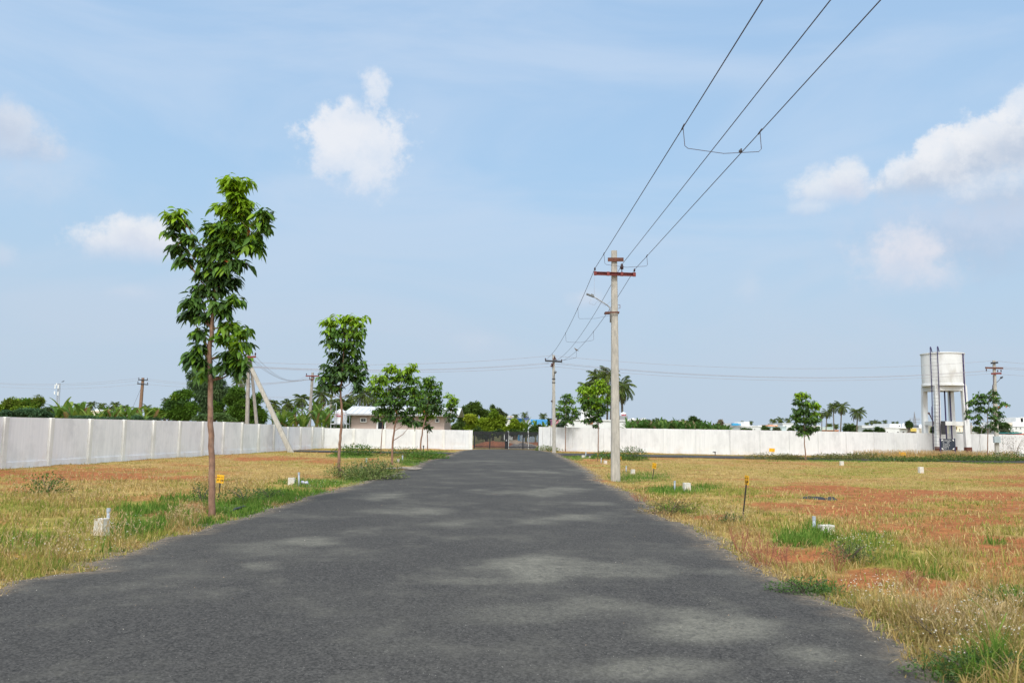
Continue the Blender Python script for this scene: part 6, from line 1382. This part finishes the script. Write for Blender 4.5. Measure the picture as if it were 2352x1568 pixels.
# ------------------------------------------------------------------ other buildings
def plaster(name, c): return mat('plaster_' + name, c, tuple(x * .88 for x in c), 1.2, .85)
def building(label, zf, x0, x1, yt, Y, dep, m, wins=(), blocks=(), name='house', cat='house', parapet=True, tanks=()):
    """blocks: (x0, x1, ytop, ybottom, dy, depth, material, part name); windows: (x0, y0, x1, y1)"""
    uc = zf((x0 + x1) / 2, 0)[0]; b0 = gp(uc, Y); t = thing(name, label, cat, b0)
    def Lc(x, y, Yq=Y): return At(*zf(x, y), Yq) - b0
    a, b = Lc(x0, yt), Lc(x1, yt); z = (a.z + b.z) / 2
    MB().box(((a.x + b.x) / 2, dep / 2, z / 2 - .2), (b.x - a.x, dep, z + .4)).build('wall', m, t)
    if parapet:
        pp = MB(); h_ = .35
        w2 = b.x - a.x + .16; cx_ = (a.x + b.x) / 2
        pp.box((cx_, -.02, z + .02), (w2, .16, .12)); pp.box((cx_, dep + .02, z + .02), (w2, .16, .12))
        for xx in (a.x, b.x): pp.box((xx, dep / 2, z + .02), (.16, dep - .12, .12))
        pp.build('parapet', m, t)
    for bx0, bx1, byt, byb, dy, bd2, bm, nm in blocks:
        p, q = Lc(bx0, byt, Y + dy), Lc(bx1, byt, Y + dy); zb_ = max(0, Lc(bx0, byb, Y + dy).z)
        MB().box(((p.x + q.x) / 2, dy + bd2 / 2, (p.z + zb_) / 2), (q.x - p.x, bd2, p.z - zb_)).build(nm, bm, t)
    for wv in wins:
        p, q = Lc(wv[0], wv[1]), Lc(wv[2], wv[3]); fw = min(.07, abs(q.x - p.x) * .12)
        opening(t, p, q, fw, wv[4] if len(wv) > 4 else m, GLASS, -.04)
    return t
WP, CR_, AQ, MINT, PEACH, ORG, GRB, BLUEP, PINK, YELP, GRYW, TANP = (plaster(n, c) for n, c in (('white', (.70, .70, .68)), ('cream', (.70, .62, .48)), ('aqua', (.50, .60, .62)), ('mint', (.52, .70, .66)), ('peach', (.66, .38, .27)), ('orange', (.62, .25, .10)), ('greyblue', (.42, .50, .58)), ('blue', (.07, .36, .62)), ('pink', (.68, .26, .34)), ('yellow', (.66, .50, .12)), ('greywhite', (.58, .58, .57)), ('tan', (.46, .38, .30))))
DKG = plaster('darkgrey', (.10, .11, .12)); OWD = mat('orange_wood', (.42, .15, .05), (.33, .11, .04), 6, .6)
building('white flat roofed house with an orange window behind the right wall', Z3, 1060, 1615, 752, 78, 9, WP, [(1250, 735, 1297, 785, OWD), (1110, 775, 1130, 800, WP)], [(1195, 1262, 655, 752, 1.5, 4, WP, 'stair_tower'), (1262, 1350, 700, 752, 3, 3, WP, 'roof_room'), (1060, 1200, 735, 752, .8, .25, WP, 'roof_wall')])
rt = gp(Z3(1577, 0)[0], 80); zt2 = At(*Z3(1577, 738), 80).z
sb_ = thing('roof_platform', 'short grey railed platform under the white roof tank', 'stand', rt + Vector((0, 0, At(*Z3(1577, 752), 80).z - .02)))
MB().box((0, 0, .22), (.75, .7, .5)).build('plinth', plaster('rail', (.25, .25, .25)), sb_)
poly_tank('white ribbed tank on the roof of the white house', rt + Vector((0, 0, zt2 + .0)), .32, At(*Z3(1577, 676), 80).z - zt2, 6, True)
building('pink and yellow house partly hidden behind the gate pole', Z3, 935, 986, 750, 96, 6, PINK, [(950, 760, 965, 775, WP)], [(925, 985, 796, 850, -.6, .5, YELP, 'yellow_wall'), (985, 1010, 742, 815, 1, 4, GRYW, 'side_wall'), (985, 993, 742, 815, .5, .4, WP, 'corner_blocks')])
building('light grey blue building low behind the gate', Z3, 640, 875, 797, 95, 8, GRB, [(665, 830, 693, 850, GRYW)], [(880, 925, 800, 850, .5, 4, GRYW, 'side_wall')])
SHED = mat('blue_sheet', (.09, .38, .66), (.07, .32, .58), 3, .5)
shd = building('bright blue corrugated shed on top of the low building', Z3, 620, 885, 742, 100, 6, SHED, [], [(672, 732, 743, 800, -.4, .5, WP, 'white_wall')], name='shed', cat='shed', parapet=False)
shb = shd.location; rb_ = MB(); xa, xb = (At(*Z3(730, 742), 100) - shb).x, (At(*Z3(885, 742), 100) - shb).x; z1_ = (At(*Z3(800, 744), 100) - shb).z
for i in range(26): rb_.box((xa + (xb - xa) * (i + .5) / 26, -.03, z1_ / 2), ((xb - xa) / 60, .06, z1_))
rb_.build('corrugation', SHED, shd); MB().box(((xa + xb) / 2 - 3, 2.5, z1_ + .06), ((xb - xa) * 1.75, 7, .10)).build('roof', plaster('roofblue', (.06, .12, .30)), shd)
dt = thing('water_tank', 'black water tank on the roof above the blue shed', 'water tank', At(*Z3(703, 742), 103)); MB().lathe([(.21, -.05), (.215, .04), (.21, .34), (.15, .40), (.06, .42)], 20).build('shell', DKG, dt)
building('white block with bare columns left of the blue shed', Z3, 485, 575, 715, 120, 8, WP, [(500, 740, 512, 760)], [(478, 530, 708, 740, 1, 4, WP, 'upper_room'), (545, 560, 710, 770, -.3, .4, TANP, 'column')])
building('far white building right of the roof tank', Z3, 1615, 1797, 747, 150, 10, WP, [], [(1655, 1675, 730, 747, 2, 3, WP, 'roof_room'), (1690, 1715, 735, 747, 2, 3, WP, 'roof_room'), (1750, 1780, 730, 747, 2, 3, GRYW, 'roof_room')])
building('tan unfinished building over the banana field', Z3, 1945, 2065, 765, 190, 10, CR_, [], [(2010, 2050, 757, 765, 2, 4, TANP, 'roof_room')])
building('small brown walled building at the end of the banana field', Z3, 2063, 2145, 757, 195, 10, TANP)
building('white block with blue balconies behind the right wall', Z4, 525, 680, 800, 165, 10, WP, [(608, 795, 622, 812)], [(625, 678, 762, 800, 1, 7, WP, 'upper_storey'), (525, 628, 776, 800, 1, 8, WP, 'upper_wall'), (524, 575, 776, 797, -1.2, 1.1, BLUEP, 'balcony'), (524, 575, 813, 832, -1.2, 1.1, BLUEP, 'balcony'), (575, 600, 782, 795, -.6, .6, BLUEP, 'balcony')])
building('long low white building in the middle of the far houses', Z4, 605, 882, 808, 150, 9, WP, [(720, 825, 728, 835)], [(755, 790, 795, 808, 2, 4, GRYW, 'roof_room'), (640, 700, 800, 808, 1, 4, WP, 'roof_wall')])
building('pale aqua building left of the lone upright tree', Z4, 868, 1010, 810, 145, 9, AQ, [], [(845, 935, 793, 812, 4, 4, ORG, 'orange_roof_room'), (895, 930, 787, 795, 4, 2, WP, 'roof_tank')])
building('plain white two storey block behind the lone upright tree', Z4, 980, 1095, 780, 155, 9, WP, [(1000, 800, 1012, 815), (1065, 800, 1078, 815)])
building('mint green house right of the lone upright tree', Z4, 1275, 1437, 815, 145, 9, MINT, [(1310, 825, 1324, 842), (1350, 840, 1360, 855)], [(1245, 1322, 796, 850, -1, 5, WP, 'white_block')])
building('small orange house low behind the palms', Z4, 1435, 1488, 842, 140, 8, ORG)
building('white house with a flat roof right of the palm group', Z5, 337, 455, 800, 170, 9, WP, [(350, 815, 358, 830)], [(355, 440, 825, 830, -.8, .8, GRYW, 'sunshade'), (430, 455, 822, 860, -.5, .5, WP, 'porch')])
building('peach coloured house right of the flat roofed white one', Z5, 443, 535, 802, 175, 9, PEACH, [], [(443, 535, 798, 804, -.5, 1, TANP, 'roof_edge'), (465, 480, 815, 825, -.3, .3, PEACH, 'sunshade')])
building('large white house with two roof tanks left of the tower', Z5, 540, 918, 822, 150, 11, WP, [(560, 850, 570, 870), (652, 852, 672, 870), (700, 852, 722, 870), (668, 795, 680, 812), (742, 858, 775, 872, BROWNP), (782, 856, 830, 872, BROWNP)],
         [(588, 690, 782, 822, 1, 7, WP, 'upper_storey'), (690, 780, 820, 824, -.6, 3, WP, 'roof_edge'), (780, 832, 822, 852, -.7, .7, YELP, 'yellow_panel'), (800, 872, 795, 823, 2, 4, DKG, 'dark_roof_room'), (870, 905, 822, 872, -.5, .5, plaster('lattice', (.62, .55, .46)), 'lattice_panel')])
for k, (x, y) in enumerate(((715, 777), (748, 777), (870, 787), (893, 787))):
    c = At(*Z5(x, 820), 152); poly_tank(f'{ORD[k]} white roof tank from the left on the large white house', c, .36, At(*Z5(x, y), 152).z - c.z, 6, False)
building('cream house seen between the tower columns', Z5, 1165, 1340, 803, 140, 9, CR_, [(1180, 808, 1200, 835, YELP), (1218, 828, 1228, 850)], [(1290, 1345, 810, 880, -.5, 4, WP, 'white_wing')])
building('low white house with clutter right of the tower', Z5, 1335, 1425, 862, 135, 8, WP, [(1340, 870, 1350, 882)], [(1375, 1400, 850, 862, 2, 2, GRYW, 'roof_tank')])
building('grey white house with deep roof slab behind the spreading tree', Z5, 1572, 1685, 818, 140, 9, GRYW, [(1640, 830, 1660, 850)], [(1565, 1690, 806, 820, -1, 10, GRYW, 'roof_slab')])
building('stepped white apartment block at the far right edge', Z5, 1650, 1860, 808, 150, 12, WP, [(1730, 805, 1742, 830), (1770, 812, 1782, 830), (1700, 835, 1712, 850)], [(1700, 1860, 765, 810, 1, 10, WP, 'second_storey'), (1735, 1800, 730, 768, 2, 8, WP, 'third_storey'), (1778, 1860, 722, 768, 2, 8, WP, 'third_storey'), (1668, 1704, 775, 808, 1, 6, CR_, 'cream_wall')])
building('small red and yellow shop with a teal roof at the right edge', Z5, 1760, 1860, 872, 120, 5, plaster('shopred', (.42, .05, .05)), [], [(1795, 1860, 880, 900, -.4, .3, YELP, 'yellow_panel'), (1700, 1790, 860, 872, 1, 4, plaster('teal', (.05, .28, .26)), 'teal_roof')], name='shop', cat='shop', parapet=False)
building('long white house roof far behind the banana plants on the left', Z1, 715, 915, 668, 120, 9, CR_, [], [(720, 900, 662, 668, .5, 7, WP, 'roof_edge'), (865, 900, 650, 668, 2, 2, WP, 'roof_tank')])

# masts
ms = gp(Z1(507, 0)[0], 230)
mst = thing('mobile_mast', 'thin lattice mobile phone mast with white antennas far left', 'mast', ms)
mb = MB(); zm = At(*Z1(512, 415), 230).z; w0_ = .42
for sx, sy in ((-1, -1), (1, -1), (1, 1), (-1, 1)): mb.tube([(sx * w0_, sy * w0_, 0), (sx * .2, sy * .2, zm)], .07, 5)
kz = np.linspace(1, zm - 1, 12)
for a_, b_ in zip(kz[:-1], kz[1:]):
    wa, wb = w0_ + (.2 - w0_) * a_ / zm, w0_ + (.2 - w0_) * b_ / zm
    mb.tube([(-wa, -wa, a_), (wb, -wb, b_)], .035, 4); mb.tube([(wa, -wa, a_), (-wb, -wb, b_)], .035, 4)
mb.build('lattice', mat('mast_grey', (.40, .41, .43)), mst)
for x, y0, y1 in ((502, 428, 462), (530, 428, 462), (497, 487, 515), (528, 492, 525), (515, 415, 432)):
    a_, b_ = At(*Z1(x, y0), 229) - ms, At(*Z1(x, y1), 229) - ms; MB().box(((a_.x + b_.x) / 2, -1, (a_.z + b_.z) / 2), (.28, .2, a_.z - b_.z)).build('antenna', WHITE, mst)
py = gp(Z5(822, 0)[0], 330); pyl = thing('pylon', 'distant lattice power pylon above the far roofs', 'pylon', py); mb = MB(); zp = At(*Z5(822, 672), 330).z
for sx, sy in ((-1, -1), (1, -1), (1, 1), (-1, 1)): mb.tube([(sx * .75, sy * .75, 0), (sx * .3, sy * .3, zp * .7), (0, 0, zp)], .08, 4)
for k in range(9):
    a_, b_ = zp * k / 10, zp * (k + 1) / 10; wa, wb = max(.1, .75 - .62 * k / 10), max(.1, .75 - .62 * (k + 1) / 10); mb.tube([(-wa, -wa, a_), (wb, -wb, b_)], .09, 4); mb.tube([(wa, -wa, a_), (-wb, -wb, b_)], .09, 4)
mb.build('lattice', mat('pylon_grey', (.30, .30, .32)), pyl)
am = MB()
for y in (735, 747, 768): z = (At(*Z5(822, y), 330) - py).z; xw = abs((At(*Z5(863, y), 330) - py).x); am.bar((-xw, 0, z), (xw, 0, z), .15, .18)
am.build('crossarm', mat('pylon_grey', (.30, .30, .32)), pyl)
spk = gp(Z5(1330, 0)[0], 110); tag(MB().tube([Vector((0, 0, 0)), At(*Z5(1328, 770), 110) - spk], [.12, .08], 6).build('pole', CONCD, loc=spk), 'plain thin far pole right of the water tower', 'pole')

# soil mound and rubble behind the gate
def mound(label, zf, x, y, Y, w_, d_, h_, m, seed, name='soil_mound', cat='mound'):
    b0 = gp(zf(x, y)[0], Y); k = 40; gx, gy = np.meshgrid(np.linspace(-1, 1, k), np.linspace(-1, 1, k // 2)); z = np.maximum(0, 1 - gx ** 2 - gy ** 2) ** .7 * h_ * (.55 + .9 * fbm(gx * 3 + seed, gy * 3, seed)) - .08
    V = np.stack([gx * w_ / 2, gy * d_ / 2, z], -1).reshape(-1, 3); i, j = np.meshgrid(np.arange(k - 1), np.arange(k // 2 - 1)); a = (j * k + i).ravel()
    o = np_mesh(name, V, quads=np.stack([a, a + 1, a + k + 1, a + k], 1), m=m); o.location = b0; tag(o, label, cat)
SOILM = mat('red_soil', (.36, .13, .06), (.25, .09, .045), 3, .95, .8); SAND = mat('sandy_rubble', (.46, .36, .26), (.30, .22, .16), 4, .95, 1.0); RUB = mat('grey_rubble', (.30, .28, .27), (.10, .09, .09), 7, .95, 1.0)
mound('bank of red soil behind the left half of the gate', Z3, 400, 900, 71, 4.5, 3, .55, SOILM, 3); mound('pale sandy rubble heap behind the middle of the gate', Z3, 590, 900, 73, 5.0, 3, .62, SAND, 6, 'rubble_heap', 'rubble'); mound('grey broken rubble heap behind the right half of the gate', Z3, 660, 940, 68.5, 2.6, 1.6, .5, RUB, 9, 'rubble_heap', 'rubble')
mound('low red soil bank behind the right end of the gate', Z3, 760, 900, 74, 3.4, 3, .5, SOILM, 12)
for lab, x, y0, y1 in (('left white post behind the middle of the gate', 530, 850, 950), ('right white post behind the gate', 711, 850, 945)):
    a_ = gp(Z3(x, 0)[0], 67); tag(MB().tube([Vector((0, 0, -.1)), At(*Z3(x, y0), 67) - a_], .05, 8).build('post', WHITE, loc=a_), lab, 'post')
